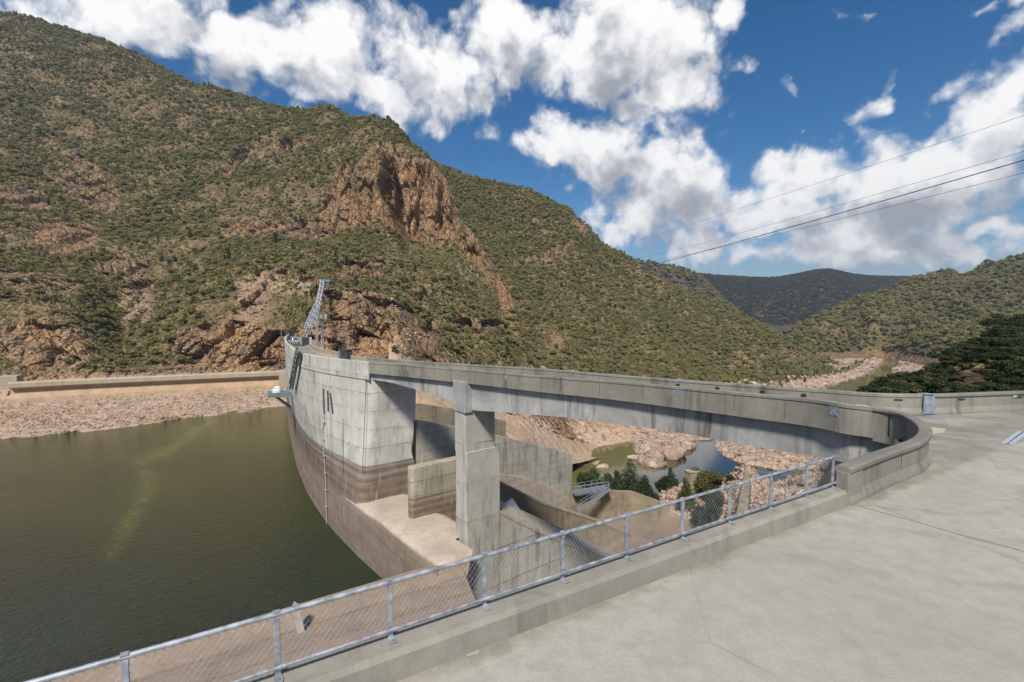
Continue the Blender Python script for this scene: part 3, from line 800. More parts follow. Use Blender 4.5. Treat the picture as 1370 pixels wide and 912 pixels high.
# sunlit wall beyond the wing wall
PY = P(563, 540, d=84); PY2 = P(612, 548, d=88)
ty = Vector((PY2.x - PY.x, PY2.y - PY.y)).normalized(); ny = Vector((-ty.y, ty.x))
mb = MB(); mb.wall((PY.x - ty.x * 8, PY.y - ty.y * 8), ty, ny, [(0, -24), (0, PY.z + 0.5), (8, PY.z), (8 + (PY2 - PY).length, PY2.z), (26, PY2.z - 3.5), (26, -24)], 1.0)
tag(mb.build('training_wall', M['ochre'], None, 0.03), 'ochre stained training wall seen in the gap beside the bridge pier', 'concrete wall')
# end wall at the foot of the chute, in one curving sweep
ew = [P(764, 658, d=84), P(800, 657, d=86.5), P(845, 658, d=88.5), P(877, 669.5, d=88), P(903, 686, d=86), P(926, 700, d=83), P(945, 716, d=79), P(960, 735, d=74)]
ep = smooth_path(resamp(np.array([tuple(p) for p in ew]), 90), 2)
n_ = normals2(ep); vs = []; fs = []
for i, p in enumerate(ep):
    for o, z in ((0, -36.0), (0, p[2]), (0.9, p[2]), (0.9, -40.0)): vs.append((p[0] + n_[i, 0] * o, p[1] + n_[i, 1] * o, z))
for i in range(len(ep) - 1):
    for j in range(3): fs.append((i * 4 + j, i * 4 + j + 1, i * 4 + 5 + j, i * 4 + 4 + j))
fs += [(0, 3, 2, 1), tuple((len(ep) - 1) * 4 + j for j in range(4))]
mb = MB(); mb.add(vs, fs); tag(mb.build('retaining_wall', M['ochre'], None), 'ochre stained retaining wall at the foot of the chute, steel stair against it', 'retaining wall')
# brown apron floor
fl = [P(817, 703, d=83.0), P(862, 694, d=86), P(900, 700, d=84), P(935, 720, d=78)]
mb = MB()
poly = [(-6, 52), (10, 34), (26, 48), (31, 66), (ep[-1][0], ep[-1][1])] + [(p[0], p[1]) for p in ep[::-6]] + [(8, 84), (-4, 66)]
mb.prism(fixpoly([(float(a), float(b_)) for a, b_ in poly]), -34.0, -33.0); mb.build('apron', M['apron'], spill)

# ---- near bank: paved slope on the reservoir side --------------------------
SA = P(613, 745, d=50.0); SD = P(60, 908, z=SA.z)
dirn = (SD - SA).normalized(); SD2 = SA + dirn * 75
B1 = P(640, 812, d=34); B0 = P(622, 768, d=46.0)
C1 = P(665, 860, d=24)
nrm = Vector((-dirn.y, dirn.x, 0)); nrm = nrm if nrm.y < 0 else -nrm
rise = Vector((nrm.x, nrm.y, 0.36))
vs = []; fs = []; nu, nv = 40, 12
edge = [SA, B0, B1, C1]
for j in range(nv + 1):
    tj = j / nv * 3; k = min(int(tj), 2); e = edge[k].lerp(edge[k + 1], tj - k)
    far = SD2 + (e - SA) + Vector((0, 0, 0))
    for i in range(nu + 1): vs.append(e.lerp(far, i / nu))
for j in range(nv):
    for i in range(nu):
        q = j * (nu + 1) + i; fs.append((q, q + 1, q + nu + 2, q + nu + 1))
n0 = len(vs)
for i in range(nu + 1): vs.append(vs[i] + Vector((0, 0, -0.35)))
for i in range(nu + 1): vs.append(vs[n0 + i] + Vector((-nrm.x * 1.2, -nrm.y * 1.2, -12)))
for i in range(nu):
    fs.append((i + 1, i, n0 + i, n0 + i + 1)); m2 = n0 + nu + 1
    fs.append((n0 + i + 1, n0 + i, m2 + i, m2 + i + 1))
# skirt along the spillway side
n1 = len(vs)
for j in range(nv + 1): vs.append(Vector(vs[j * (nu + 1)]) + Vector((0.3, 0.2, -16)))
for j in range(nv): fs.append((j * (nu + 1), (j + 1) * (nu + 1), n1 + j + 1, n1 + j))
me = from_py('paved_bank', vs, fs)
bank = tag(link('paved_bank', me, M['slab']), 'brown concrete paved bank sloping to the reservoir below the wire fence', 'paved bank')
def on_bank(px, py):
    a, b = ab(px, py); o = Vector((0, 0, CAMZ)); dr = Vector((float(a), 1, float(b)))
    best = None
    for tri in fs[:nu * nv]:
        p, q, r_ = (Vector(vs[tri[k]]) for k in (0, 1, 2)); nn_ = (q - p).cross(r_ - p)
        if abs(nn_.dot(dr)) < 1e-6: continue
        t = nn_.dot(p - o) / nn_.dot(dr); h = o + dr * t
        c = sum((Vector(vs[k]) for k in tri), Vector()) / 4
        if best is None or (h - c).length < best[0]: best = ((h - c).length, h)
    return best[1]
# little rib post standing on the bank
rb = on_bank(404, 846); rt = P(395, 806, d=rb.y + 1.6)
mb = MB(); ax = (rt - rb); mb.bar(rb - Vector((0, 0, 0.4)), rt - Vector((0, 0, 0.35)), 0.55, 0.6, up=nrm)
h0 = rt - Vector((0, 0, 0.35))
u_ = ax.normalized(); sx = u_.cross(nrm).normalized(); sy = sx.cross(u_)
vv_ = [h0 + sx * a_ * 0.275 + sy * b_ * 0.3 for a_, b_ in ((-1, -1), (1, -1), (1, 1), (-1, 1))] + [h0 + u_ * 0.5]
mb.add(vv_, [(0, 1, 4), (1, 2, 4), (2, 3, 4), (3, 0, 4)])
tag(mb.build('concrete_post', M['kerb'], None, 0.03), 'small pointed concrete post on the brown paved bank behind the fence', 'concrete post')
# ------------------------------------------------------------------ road, kerb, near parapets, fence
KA = P(530, 912, z=0); KB = P(1140, 675, z=0)
kd = (KB - KA).normalized(); kn = Vector((-kd.y, kd.x, 0))     # kn points out over the spillway
K0 = KB - kd * 30.0; K1 = KB + kd * 0.02
kp = np.array([tuple(K0.lerp(K1, i / 40)) for i in range(41)])
v, f = sweep(kp, [(0.0, 0.0), (0.03, 0.36), (0.10, 0.44), (0.50, 0.455), (0.53, 0.43), (0.55, -0.6), (0.0, -0.6)])
mb = MB(); mb.add(v, f)
kerb = tag(mb.build('kerb', M['kerb']), 'long straight raised concrete kerb carrying the wire mesh fence', 'kerb')
# near parapet: from the kerb's end round to the bridge joint
seg = UP[:K_JOINT + 1].copy()
par = empty('parapet_wall', (13, 16, 0), 'thick hairpin concrete parapet curving from the kerb round to the bridge', 'parapet')
pp = para(0.36, -0.5)
body = [(0.05, -0.15), (0.31, -0.15), (0.31, -1.6), (0.0, -1.6), (-0.06, -PH - 0.02), (-0.05, -PH + 0.1), (0.045, -PH + 0.36)]
v, f = sweep(seg, body); mb = MB(); mb.add(v, f); mb.build('wall', M['parapet'], par)
cop = [(0.0, -0.17), (-0.035, -0.13), (-0.035, -0.03), (0.0, 0.0), (0.05, 0.02), (0.32, 0.02), (0.37, 0.0), (0.39, -0.03), (0.39, -0.13), (0.36, -0.17)]
v, f = sweep(seg, cop); mb = MB(); mb.add(v, f); mb.build('coping', M['coping'], par)
# end block with the corner set back towards the kerb
k0 = Vector(UP[0]); n0 = Vector((nU[0][0], nU[0][1], 0)); t0 = (Vector(UP[4]) - k0).normalized(); t0.z = 0
mb = MB()
e = [k0 + n0 * 0.0 - t0 * 0.03, k0 + n0 * 0.34 - t0 * 0.03, k0 + n0 * 0.60 + t0 * 0.55, k0 + n0 * 0.34 + t0 * 0.9, k0 + t0 * 0.9]
mb.prism(fixpoly([(q.x, q.y) for q in e[:2]] + [((k0 + n0 * 0.34 + t0 * 0.9).x, (k0 + n0 * 0.34 + t0 * 0.9).y), ((k0 + t0 * 0.9).x, (k0 + t0 * 0.9).y)]), -0.4, PH - 0.14)
mb.build('end_block', M['parapet'], par, 0.02)
def near_on(i, o, dz):
    p = UP[i]; n = nU[i]; return Vector((p[0] + n[0] * o, p[1] + n[1] * o, p[2] + dz)), math.atan2(n[1], n[0]) - math.pi / 2
mb = MB()
i = int(np.argmin(np.abs(upx[:k_apex] - 1209))); c, rz = near_on(i, 0.045, -0.46); mb.box(c, (0.018, 0.012, 0.55), rz)
i = K_JOINT - 3; c, rz = near_on(i, 0.335, -0.6); mb.box(c, (0.05, 0.02, 1.2), rz)
mb.build('joint_strip', M['black'], par)
i = K_JOINT + 2; c, rz = near_on(i, 0.2, 0.03); mb = MB(); mb.box(c, (0.5, 0.3, 0.02), rz); mb.build('joint_cover', M['galvpale'], par, 0.003)
# downstream parapet along the roadside
far = empty('parapet_wall', (24, 27, 0), 'long straight concrete parapet on the far side of the road with slotted drains and a steel cover strip', 'parapet')
seg = DN[:D_JOINT + 1]
v, f = sweep(seg, flip(body)); mb = MB(); mb.add(v, f); mb.build('wall', M['parapet'], far)
v, f = sweep(seg, flip(cop)); mb = MB(); mb.add(v, f); mb.build('coping', M['coping'], far)
for px in (1203, 1285, 1367):
    c, rz = on_dn(px, -0.02, -0.30); m1 = MB(); m1.box(c, (0.42, 0.03, 0.07), rz); m1.build('drain_slot', M['black'], far)
c0_, rz = on_dn(1244.5, 0.08, -0.5)
m1 = MB(); m1.box(c0_ + Vector((0, 0, -0.05)), (0.62, 0.03, 1.02), rz); c, rz = on_dn(1244.5, -0.14, 0.035); m1.box(c, (0.62, 0.50, 0.02), rz)
m1.build('joint_cover', M['patch'], far, 0.004)
c, rz = on_dn(1356, 0.0, -0.25); m1 = MB(); m1.box(c, (0.3, 0.02, 0.1), rz); m1.build('number_plate', M['galvpale'], far)

# the roadway slab (one sheet)
hole = [tuple(UP[i, :2]) for i in range(0, K_JOINT + 4, 3)]
dl = [tuple(DN[i, :2] + nD[i] * 0.08) for i in range(D_JOINT - 24, -1, -8)]
poly = [(K0.x, K0.y), (KA.x, KA.y), (KB.x, KB.y)] + hole + [tuple(A2[4, :2])] + [tuple(DN[D_JOINT - 24, :2])] + dl + [(90, 30), (90, -30), (K0.x, -30)]
bm = bmesh.new(); vv = [bm.verts.new((p[0], p[1], 0.0)) for p in poly]
fc = bm.faces.new(vv); bmesh.ops.triangulate(bm, faces=[fc]); me = bpy.data.meshes.new('road'); bm.to_mesh(me); bm.free()
road = tag(link('road', me, M['road']), kind='structure')
# joints cut into the slab, repairs, steel drain channel, worn yellow box
mb = MB()
def strip(p, q, w, z=0.004, n=14, jit=0.01):
    d = (q - p).normalized(); s = Vector((-d.y, d.x, 0)); vs = []; fs = []
    for i in range(n + 1):
        c = p.lerp(q, i / n) + s * random.uniform(-jit, jit); ww = w * random.uniform(0.6, 1.2)
        vs += [c + s * ww / 2 + Vector((0, 0, z)), c - s * ww / 2 + Vector((0, 0, z))]
    for i in range(n): fs.append((2 * i, 2 * i + 1, 2 * i + 3, 2 * i + 2))
    mb.add(vs, fs)
for a_, b_ in (((1142, 675), (1212, 694)), ((1212, 694), (1290, 717)), ((1290, 717), (1420, 750)), ((1243, 573), (1352, 578.5))):
    strip(P(*a_, z=0), P(*b_, z=0), 0.055)
me = mb.mesh('road_joint', fix=False); tag(link('road_joint', me, M['joint']), kind='structure')
mb = MB()
for px, py, s in ((630, 873, 0.30), (722, 892, 0.4), (1108, 722, 0.34), (840, 862, 0.3), (1282, 709, 0.28), (1331, 706, 0.22), (1342, 712, 0.22), (1338, 720, 0.18), (1345, 669, 0.3)):
    c = P(px, py, z=0.004); k = 9; ph = random.random() * 6
    mb.add([c + Vector((math.cos(ph + i * 2 * math.pi / k) * s * random.uniform(0.35, 0.7), math.sin(ph + i * 2 * math.pi / k) * s * random.uniform(0.2, 0.45), 0)) for i in range(k)], [tuple(range(k))])
tag(link('road_patch', mb.mesh('road_patch', fix=False), M['mark']), kind='structure')
dr = empty('drain_channel', P(1358, 585, z=0), 'steel edged drain channel set across the road near its right side', 'drain')
a_, b_ = P(1343, 593, z=0.006), P(1365, 577, z=0.006); a2, b2 = P(1352, 594, z=0.006), P(1374, 578, z=0.006)
for p, q, w, nm, mt in ((a_, b_, 0.16, 'edge_strip', 'galvpale'), (a2, b2, 0.16, 'edge_strip', 'galvpale'), ((a_ + a2) / 2, (b_ + b2) / 2, 0.14, 'slot', 'black')):
    m1 = MB(); m1.box((p + q) / 2 + Vector((0, 0, 0.002 if nm == 'slot' else 0.006)), ((q - p).length, w, 0.012), math.atan2((q - p).y, (q - p).x)); m1.build(nm, M[mt], dr)
m1 = MB(); p, q = P(1247, 581, z=0.01), P(1343, 593, z=0.01); m1.box((p + q) / 2, ((q - p).length, 0.045, 0.01), math.atan2((q - p).y, (q - p).x)); m1.build('edge_strip', M['galvpale'], dr)
mb = MB(); q = [P(*c, z=0.005) for c in ((1246, 571), (1266, 573.5), (1262, 578.5), (1248, 580))]; mb.add(q, [(0, 1, 2, 3)])
tag(link('road_marking', mb.mesh('road_marking', fix=False), M['yellow']), kind='structure')

# retaining structure under the road edge
mb = MB()
q1_ = UP[k_apex + 2]; ki = -kn * 1.0; poly = [(K0.x + ki.x, K0.y + ki.y), (KB.x + ki.x + 0.6, KB.y + ki.y), (q1_[0] + 0.4, q1_[1] - 2.0), (q1_[0] + 0.6, q1_[1] + 2.5), tuple(DN[D_JOINT - 24, :2])] + dl[::2] + [(90, 30), (90, -30), (K0.x, -30)]
n_p = len(poly); vs = [(p[0], p[1], -0.02) for p in poly] + [(p[0], p[1], -14.0) for p in poly]
inset = Vector((0, 0, 0)); mb.add(vs, [(i, (i + 1) % n_p, n_p + (i + 1) % n_p, n_p + i) for i in range(n_p)])
tag(link('abutment', mb.mesh('abutment', fix=False), M['wing']), 'concrete abutment carrying the road above the spillway', 'abutment')

# ---- fence -------------------------------------------------------------------
fence = empty('mesh_fence', KA + kn * 0.3 + Vector((0, 0, 0.45)), 'galvanised pipe rail fence with chain link mesh along the concrete kerb', 'fence')
post_px = [(177, 934), (372, 903), (523, 853), (647, 808), (751, 773), (837, 745), (911, 719), (974.5, 698), (1030.5, 680), (1079, 664), (1115, 652)]
base = Vector((KA.x, KA.y, 0)); ss = []
for px, py in post_px[1:]:
    p = P(px, py, z=0.455); ss.append((p - base).dot(kd))
ss = np.array(ss); step = float(np.median(np.diff(ss))); print('post s', np.round(ss, 2), 'off', [round((P(px, py, z=0.455) - base).dot(kn), 2) for px, py in post_px[1:]])
OFF = 0.40; ZR = 1.36; ZL = 0.60; ZB = 0.455
ss = list(ss); ss = [ss[0] - step * k for k in (4, 3, 2, 1)] + ss
def fp(s, z, o=OFF): return base + kd * s + kn * o + Vector((0, 0, z))
rz = math.atan2(kd.y, kd.x)
for s in ss:
    m1 = MB(); m1.box(fp(s, (ZB + ZR) / 2 - 0.02), (0.075, 0.05, ZR - ZB - 0.03), rz)
    po = m1.build('post', M['galv'], fence, 0.006)
    m1 = MB(); m1.box(fp(s, ZB + 0.007, OFF - 0.05), (0.11, 0.24, 0.012), rz)
    m1.box(fp(s, ZB + 0.02, OFF - 0.12), (0.03, 0.03, 0.03), rz); m1.build('base_plate', M['galv'], po, 0.003)
    m1 = MB(); m1.box(fp(s, ZR + 0.035), (0.09, 0.075, 0.02), rz); m1.build('rail_clip', M['galv'], po, 0.004)
mb = MB(); mb.tube([fp(ss[0] - 1, ZR), fp((ss[0] + ss[-1]) / 2, ZR), fp(ss[-1] + 0.12, ZR)], 0.035, 12); mb.build('top_rail', M['galv'], fence, smooth=False)
mb = MB(); mb.tube([fp(ss[0] - 1, ZL, OFF - 0.05), fp(ss[-1] + 0.1, ZL, OFF - 0.05)], 0.026, 10)
k = 0
s = ss[0]
while s < ss[-1]:     # tie wires wound round the lower rail
    mb.tube([fp(s, ZL, OFF - 0.05), fp(s + 0.012, ZL, OFF - 0.05)], 0.032, 8); s += 0.085
mb.build('lower_rail', M['galv'], fence)
# chain link: two sets of slanted wires
mb = MB(); pitch = 0.098; H = ZR - ZL + 0.05; s = ss[2] - H; r = 0.0021
def wire(p, q):
    d = (q - p).normalized(); x = d.cross(kn).normalized() * r; y = kn * r
    n = len(mb.v); mb.v += [tuple(p + x), tuple(p - x * 0.5 + y * 0.87), tuple(p - x * 0.5 - y * 0.87), tuple(q + x), tuple(q - x * 0.5 + y * 0.87), tuple(q - x * 0.5 - y * 0.87)]
    mb.f += [(n, n + 1, n + 4, n + 3), (n + 1, n + 2, n + 5, n + 4), (n + 2, n, n + 3, n + 5)]
while s < ss[-1]:
    for sg in (0, 1):
        a_, b_ = s, s + H * 0.85
        lo, hi = max(a_, ss[2]), min(b_, ss[-1])
        if hi > lo:
            f0, f1 = (lo - a_) / (b_ - a_), (hi - a_) / (b_ - a_)
            z0, z1 = ZL - 0.05 + H * f0, ZL - 0.05 + H * f1
            if sg: z0, z1 = ZL * 2 - 0.1 + H - z0, ZL * 2 - 0.1 + H - z1
            wire(fp(lo, z0, OFF + 0.012 * sg), fp(hi, z1, OFF + 0.012 * sg))
    s += pitch
link('chain_mesh', from_py('chain_mesh', mb.v, mb.f), M['galv'], fence)

# ---- furniture of the dam -----------------------------------------------------
def ulevel(px):       # crest road level at an upstream parapet column
    return UP[k_at(px)]
# car
cp = P(388.2, 458.5, d=112); cp.z = float(np.interp(112, UP[K_DAM:, 1], UP[K_DAM:, 2])) - PH + 0.005
q_ = UP[int(np.argmin(np.hypot(UP[:, 0] - cp.x, UP[:, 1] - cp.y)))]
kcar = int(np.argmin(np.hypot(UP[:, 0] - cp.x, UP[:, 1] - cp.y)))
ndir = nU[kcar]; cp.x = UP[kcar, 0] - ndir[0] * 1.5; cp.y = UP[kcar, 1] - ndir[1] * 1.5
tdir = (UP[kcar + 5, :2] - UP[kcar - 5, :2]); ca = math.atan2(tdir[1], tdir[0]) + 0.25
car = empty('parked_car', cp, 'small silver hatchback parked on the far end of the dam crest', 'car', rz=ca)
def cbody(prof, w, taper=0.0):
    m = MB(); k = len(prof)
    a = [(x, -w / 2 + taper * (z > 0.9), z) for x, z in prof]; b = [(x, w / 2 - taper * (z > 0.9), z) for x, z in prof]
    m.add(a + b, [tuple(range(k)), tuple(range(2 * k - 1, k - 1, -1))] + [(i, k + i, k + (i + 1) % k, (i + 1) % k) for i in range(k)]); return m
def lpart(m, nm, mt, par, bev=0.0):
    me = m.mesh(nm, bev); me['local'] = True; return link(nm, me, M[mt], par)
lpart(cbody([(-1.95, 0.35), (-1.98, 0.75), (-1.9, 0.98), (-1.1, 1.0), (0.9, 0.98), (1.85, 0.8), (1.95, 0.5), (1.9, 0.3)], 1.68), 'body', 'silver', car, 0.06)
lpart(cbody([(-1.85, 0.96), (-1.5, 1.46), (0.1, 1.5), (1.0, 0.97)], 1.60, 0.14), 'cabin', 'silver', car, 0.06)
mm = MB(); mm.add([(-1.815, -0.55, 1.03), (-1.815, 0.55, 1.03), (-1.57, 0.5, 1.41), (-1.57, -0.5, 1.41)], [(0, 1, 2, 3)]); lpart(mm, 'rear_window', 'glass', car)
for sy in (-1, 1):
    mm = MB(); mm.add([(-1.45, sy * 0.775, 1.03), (0.75, sy * 0.775, 1.03), (0.1, sy * 0.70, 1.43), (-1.3, sy * 0.70, 1.43)], [(0, 1, 2, 3)]); lpart(mm, 'side_window', 'glass', car)
    mm = MB(); mm.box((-1.96, sy * 0.68, 0.82), (0.08, 0.22, 0.2)); lpart(mm, 'tail_light', 'red', car)
    for wx in (-1.25, 1.25):
        mm = MB(); mm.tube([(wx, sy * 0.66, 0.31), (wx, sy * 0.86, 0.31)], 0.31, 18); w_ = lpart(mm, 'wheel', 'rubber', car)
        mm = MB(); mm.tube([(wx, sy * 0.855, 0.31), (wx, sy * 0.87, 0.31)], 0.19, 12); lpart(mm, 'rim', 'silver', w_)
# equipment hut on the crest
kh = k_at(462); hp = Vector(DN[d_at(464)]); hp = Vector(P(463, 478, d=72.5)); hz = UP[kh, 2] - PH
hut = empty('equipment_hut', (hp.x, hp.y, hz), 'dark grey steel equipment cabinets with a small window on the dam crest', 'hut', rz=math.atan2(UP[kh + 4, 1] - UP[kh - 4, 1], UP[kh + 4, 0] - UP[kh - 4, 0]))
mm = MB(); mm.box((-0.0, 0, 0.95), (1.75, 1.0, 1.9)); lpart(mm, 'cabinet', 'darksteel', hut, 0.04)
mm = MB(); mm.box((1.15, 0.05, 0.95), (0.55, 0.8, 1.9)); lpart(mm, 'side_cabinet', 'bluesteel', hut, 0.03)
mm = MB(); mm.box((-0.2, 0.51, 1.35), (0.45, 0.03, 0.42)); lpart(mm, 'window', 'black', hut)
mm = MB(); mm.box((0, 0, 1.94), (1.95, 1.15, 0.10)); lpart(mm, 'roof', 'darksteel', hut, 0.02)
mm = MB(); mm.tube([(1.0, -0.3, 1.9), (1.0, -0.3, 2.7)], 0.05, 8); mm.box((1.0, -0.3, 2.75), (0.42, 0.34, 0.22)); lpart(mm, 'mast', 'darksteel', hut)
# access ladder stair down the face and its platform
lad = empty('access_stair', face(402, 470)[0], 'dark caged access stair climbing down the dam face to the steel platform', 'stair')
tops = [(405.5, 472), (402.5, 488), (398.5, 507), (395, 520)]
path = []
for px, py in tops:
    p, n = face(px, py); path.append((p, n))
p_top = path[0][0] + Vector((0, 0, 1.0))
for side in (-1, 1):
    mb = MB(); pts = []
    for p, n in path:
        t = Vector((n.y, -n.x, 0)); pts.append(p + n * 0.9 + t * 0.45 * side)
    mb.tube(pts, 0.06, 6)
    mb.tube([q + Vector((0, 0, 1.0)) for q in pts], 0.05, 6); mb.build('stringer', M['darksteel'], lad)
mb = MB()
for i in range(3):
    for k in range(9):
        t_ = k / 9; p = path[i][0].lerp(path[i + 1][0], t_); n = path[i][1]; t = Vector((n.y, -n.x, 0))
        mb.bar(p + n * 0.55 - t * 0.5, p + n * 0.55 + t * 0.5, 0.08, 0.6)
        if k % 3 == 0:
            for sd in (-1, 1): mb.bar(p + n * 0.9 + t * 0.45 * sd, p + n * 0.9 + t * 0.45 * sd + Vector((0, 0, 1.0)), 0.05)
mb.build('tread', M['darksteel'], lad)
p, n = path[0]; mb = MB(); mb.box(p + n * 0.6 + Vector((0, 0, 1.2)), (1.6, 1.2, 0.12), math.atan2(n.y, n.x)); mb.box(p + n * 0.2 + Vector((0.5, 0.3, 1.9)), (0.9, 0.8, 1.2), math.atan2(n.y, n.x)); mb.build('landing', M['darksteel'], lad)
pp_, n = face(390, 525); pc = P(377, 524, d=pp_.y - 0.5)
plat = empty('steel_platform', pc, 'blue grey steel platform bracketed out from the dam face over the reservoir', 'platform')
tl = Vector((n.y, -n.x, 0)); cen = pp_ + n * 1.9; cen.z = P(377, 524, d=cen.y).z
ang = math.atan2(n.y, n.x)
mb = MB(); mb.box(cen, (4.2, 3.2, 0.18), ang); mb.build('deck', M['bluesteel'], plat, 0.02)
mb = MB(); mb.box(cen + n * 2.06 + Vector((0, 0, -0.35)), (0.08, 3.2, 0.8), ang); mb.box(cen + tl * 1.62 + Vector((0, 0, -0.35)), (4.2, 0.08, 0.8), ang); mb.box(cen - tl * 1.62 + Vector((0, 0, -0.35)), (4.2, 0.08, 0.8), ang); mb.build('side_plate', M['bluesteel'], plat)
for sd in (-1, 1):
    mb = MB(); a_ = cen + n * 1.3 + tl * 1.3 * sd + Vector((0, 0, -0.4)); b_ = cen - n * 1.9 + tl * 1.3 * sd + Vector((0, 0, -3.4)); mb.bar(a_, b_, 0.28, 0.28); mb.build('bracket', M['darksteel'], plat)
mb = MB()
for u in np.linspace(-2, 2, 5):
    mb.bar(cen + n * u - tl * 1.55, cen + n * u - tl * 1.55 + Vector((0, 0, 1)), 0.05)
mb.bar(cen + n * -2 - tl * 1.55 + Vector((0, 0, 1)), cen + n * 2 - tl * 1.55 + Vector((0, 0, 1)), 0.05); mb.build('handrail', M['darksteel'], plat)
dome = MB(); dc = cen + n * 0.6 - tl * 0.9 + Vector((0, 0, 0.1)); vs = []; fs = []
for j in range(6):
    z = [0, 0.5, 0.75, 0.95, 1.1, 1.18][j]; r_ = [0.85, 0.85, 0.75, 0.55, 0.3, 0.02][j]
    for k in range(14): vs.append(dc + Vector((math.cos(k * 2 * math.pi / 14) * r_, math.sin(k * 2 * math.pi / 14) * r_, z)))
for j in range(5):
    for k in range(14): fs.append((j * 14 + k, j * 14 + (k + 1) % 14, j * 14 + 14 + (k + 1) % 14, j * 14 + 14 + k))
dome.add(vs, fs); tag(dome.build('gauge_housing', M['white']), 'small white domed gauge housing on the steel platform', 'housing')
# blue railing at the far end of the crest
rl = empty('blue_railing', P(386, 446, d=140), 'pale blue railing at the far left end of the dam crest', 'railing')
mb = MB(); a_ = P(376.5, 447.5, d=138); b_ = P(397, 446, d=146)
for k in range(5):
    q = a_.lerp(b_, k / 4); mb.bar(q - Vector((0, 0, 1.2)), q + Vector((0, 0, 1.1)), 0.16)
mb.bar(a_ + Vector((0, 0, 1.1)), b_ + Vector((0, 0, 1.1)), 0.18); mb.bar(a_ + Vector((0, 0, 0.4)), b_ + Vector((0, 0, 0.4)), 0.14); mb.build('rail', M['bluesteel'], rl)
mb = MB(); mb.box((a_ + b_) / 2 - Vector((0, 0, 0.9)), (4.6, 1.6, 0.35), 0.3); mb.build('deck', M['bluesteel'], rl)
mb = MB(); g = P(405.5, 454, d=126); mb.box(g, (0.42, 0.42, 1.0), 0.4, ); mb.box(g + Vector((0, 0, 0.55)), (0.55, 0.55, 0.12), 0.4)
tag(mb.build('control_box', plain('green_paint', (0.07, 0.16, 0.09)), None, 0.03), 'small dark green control box beside the crest road', 'control box')

# ---- lattice hoist stair up the far bank
tw = empty('lattice_stairway', P(412, 445, d=160), 'pale galvanised lattice stairway climbing from the dam crest to a hillside landing', 'stairway')
def truss(p, q, w, h, n, r, up=Vector((0, 0, 1))):
    m = MB(); d = (q - p).normalized(); x = d.cross(up).normalized(); y = x.cross(d)
    cs = [(-w / 2, 0), (w / 2, 0), (w / 2, h), (-w / 2, h)]
    at = lambda t, c: p.lerp(q, t) + x * c[0] + y * c[1]
    for c in cs: m.bar(at(0, c), at(1, c), r * 1.8)
    for i in range(n):
        t0_, t1_ = i / n, (i + 1) / n
        for a in range(4):
            c, c2 = cs[a], cs[(a + 1) % 4]
            m.bar(at(t0_, c), at(t0_, c2), r); m.bar(at(t0_, c), at(t1_, c2), r) if i % 2 else m.bar(at(t0_, c2), at(t1_, c), r)
    return m
b0 = P(411.5, 445, d=158); b1 = P(425, 413, d=172); b2 = P(431.8, 378, d=190)
truss(b0, b1, 1.7, 2.0, 10, 0.10).build('lower_truss', M['galvpale'], tw)
truss(b1, b2, 1.2, 1.6, 13, 0.095).build('upper_truss', M['galvpale'], tw)
for px in (423.5, 431):
    a_ = P(px, 424, d=173); c_ = P(px, 466, d=173); truss(c_, a_ + Vector((0, 0, 1.0)), 0.7, 0.7, 10, 0.045, up=Vector((0, 1, 0))).build('support_tower', M['galvpale'], tw)
mb = MB(); c = P(432, 426, d=173); mb.box(c, (3.6, 2.6, 0.3), 0.1); mb.box(c + Vector((0, 0, 0.9)), (2.8, 0.2, 1.3), 0.1); mb.build('mid_landing', M['wingbase'], tw)
mb = MB(); c = P(436, 376, d=191); mb.box(c, (4.2, 3.0, 0.9), 0.05); mb.box(c - Vector((0, 0, 0.9)), (3.0, 2.2, 1.0), 0.05); mb.build('top_landing', M['bluesteel'], tw, 0.04)
mb = MB()
for u in (-2.2, -0.7, 0.8, 2.2): mb.bar(c + Vector((u, -1.5, 0.6)), c + Vector((u, -1.5, 2.0)), 0.1)
mb.bar(c + Vector((-2.3, -1.5, 2.0)), c + Vector((2.3, -1.5, 2.0)), 0.1); mb.build('handrail', M['rust'], tw)
mb = MB(); q = P(422.3, 377.5, d=191); mb.box(q, (0.8, 1.0, 1.7)); mb.box(q + Vector((0, 0, 0.9)), (1.0, 1.2, 0.12)); tag(mb.build('winch_cabin', M['rust'], None, 0.03), 'small rusty red winch cabin beside the hillside landing', 'cabin')
mb = MB(); q = P(425.5, 376, d=190); mb.box(q, (0.45, 0.6, 0.8)); mb.box(q + Vector((0, -0.1, -0.5)), (0.6, 0.7, 0.2)); tag(mb.build('winch_motor', M['orange'], None, 0.05), 'small orange winch motor beside the hillside landing', 'motor')
mb = MB(); a_ = P(430, 372, d=193); mb.tube([a_, a_ + Vector((-0.3, 0, 8.5))], 0.14, 6, 0.07); mb.bar(a_ + Vector((-1.0, 0, 7.4)), a_ + Vector((0.7, 0, 7.4)), 0.12); tag(mb.build('radio_mast', M['wood']), 'thin dark mast standing above the hillside landing', 'mast')

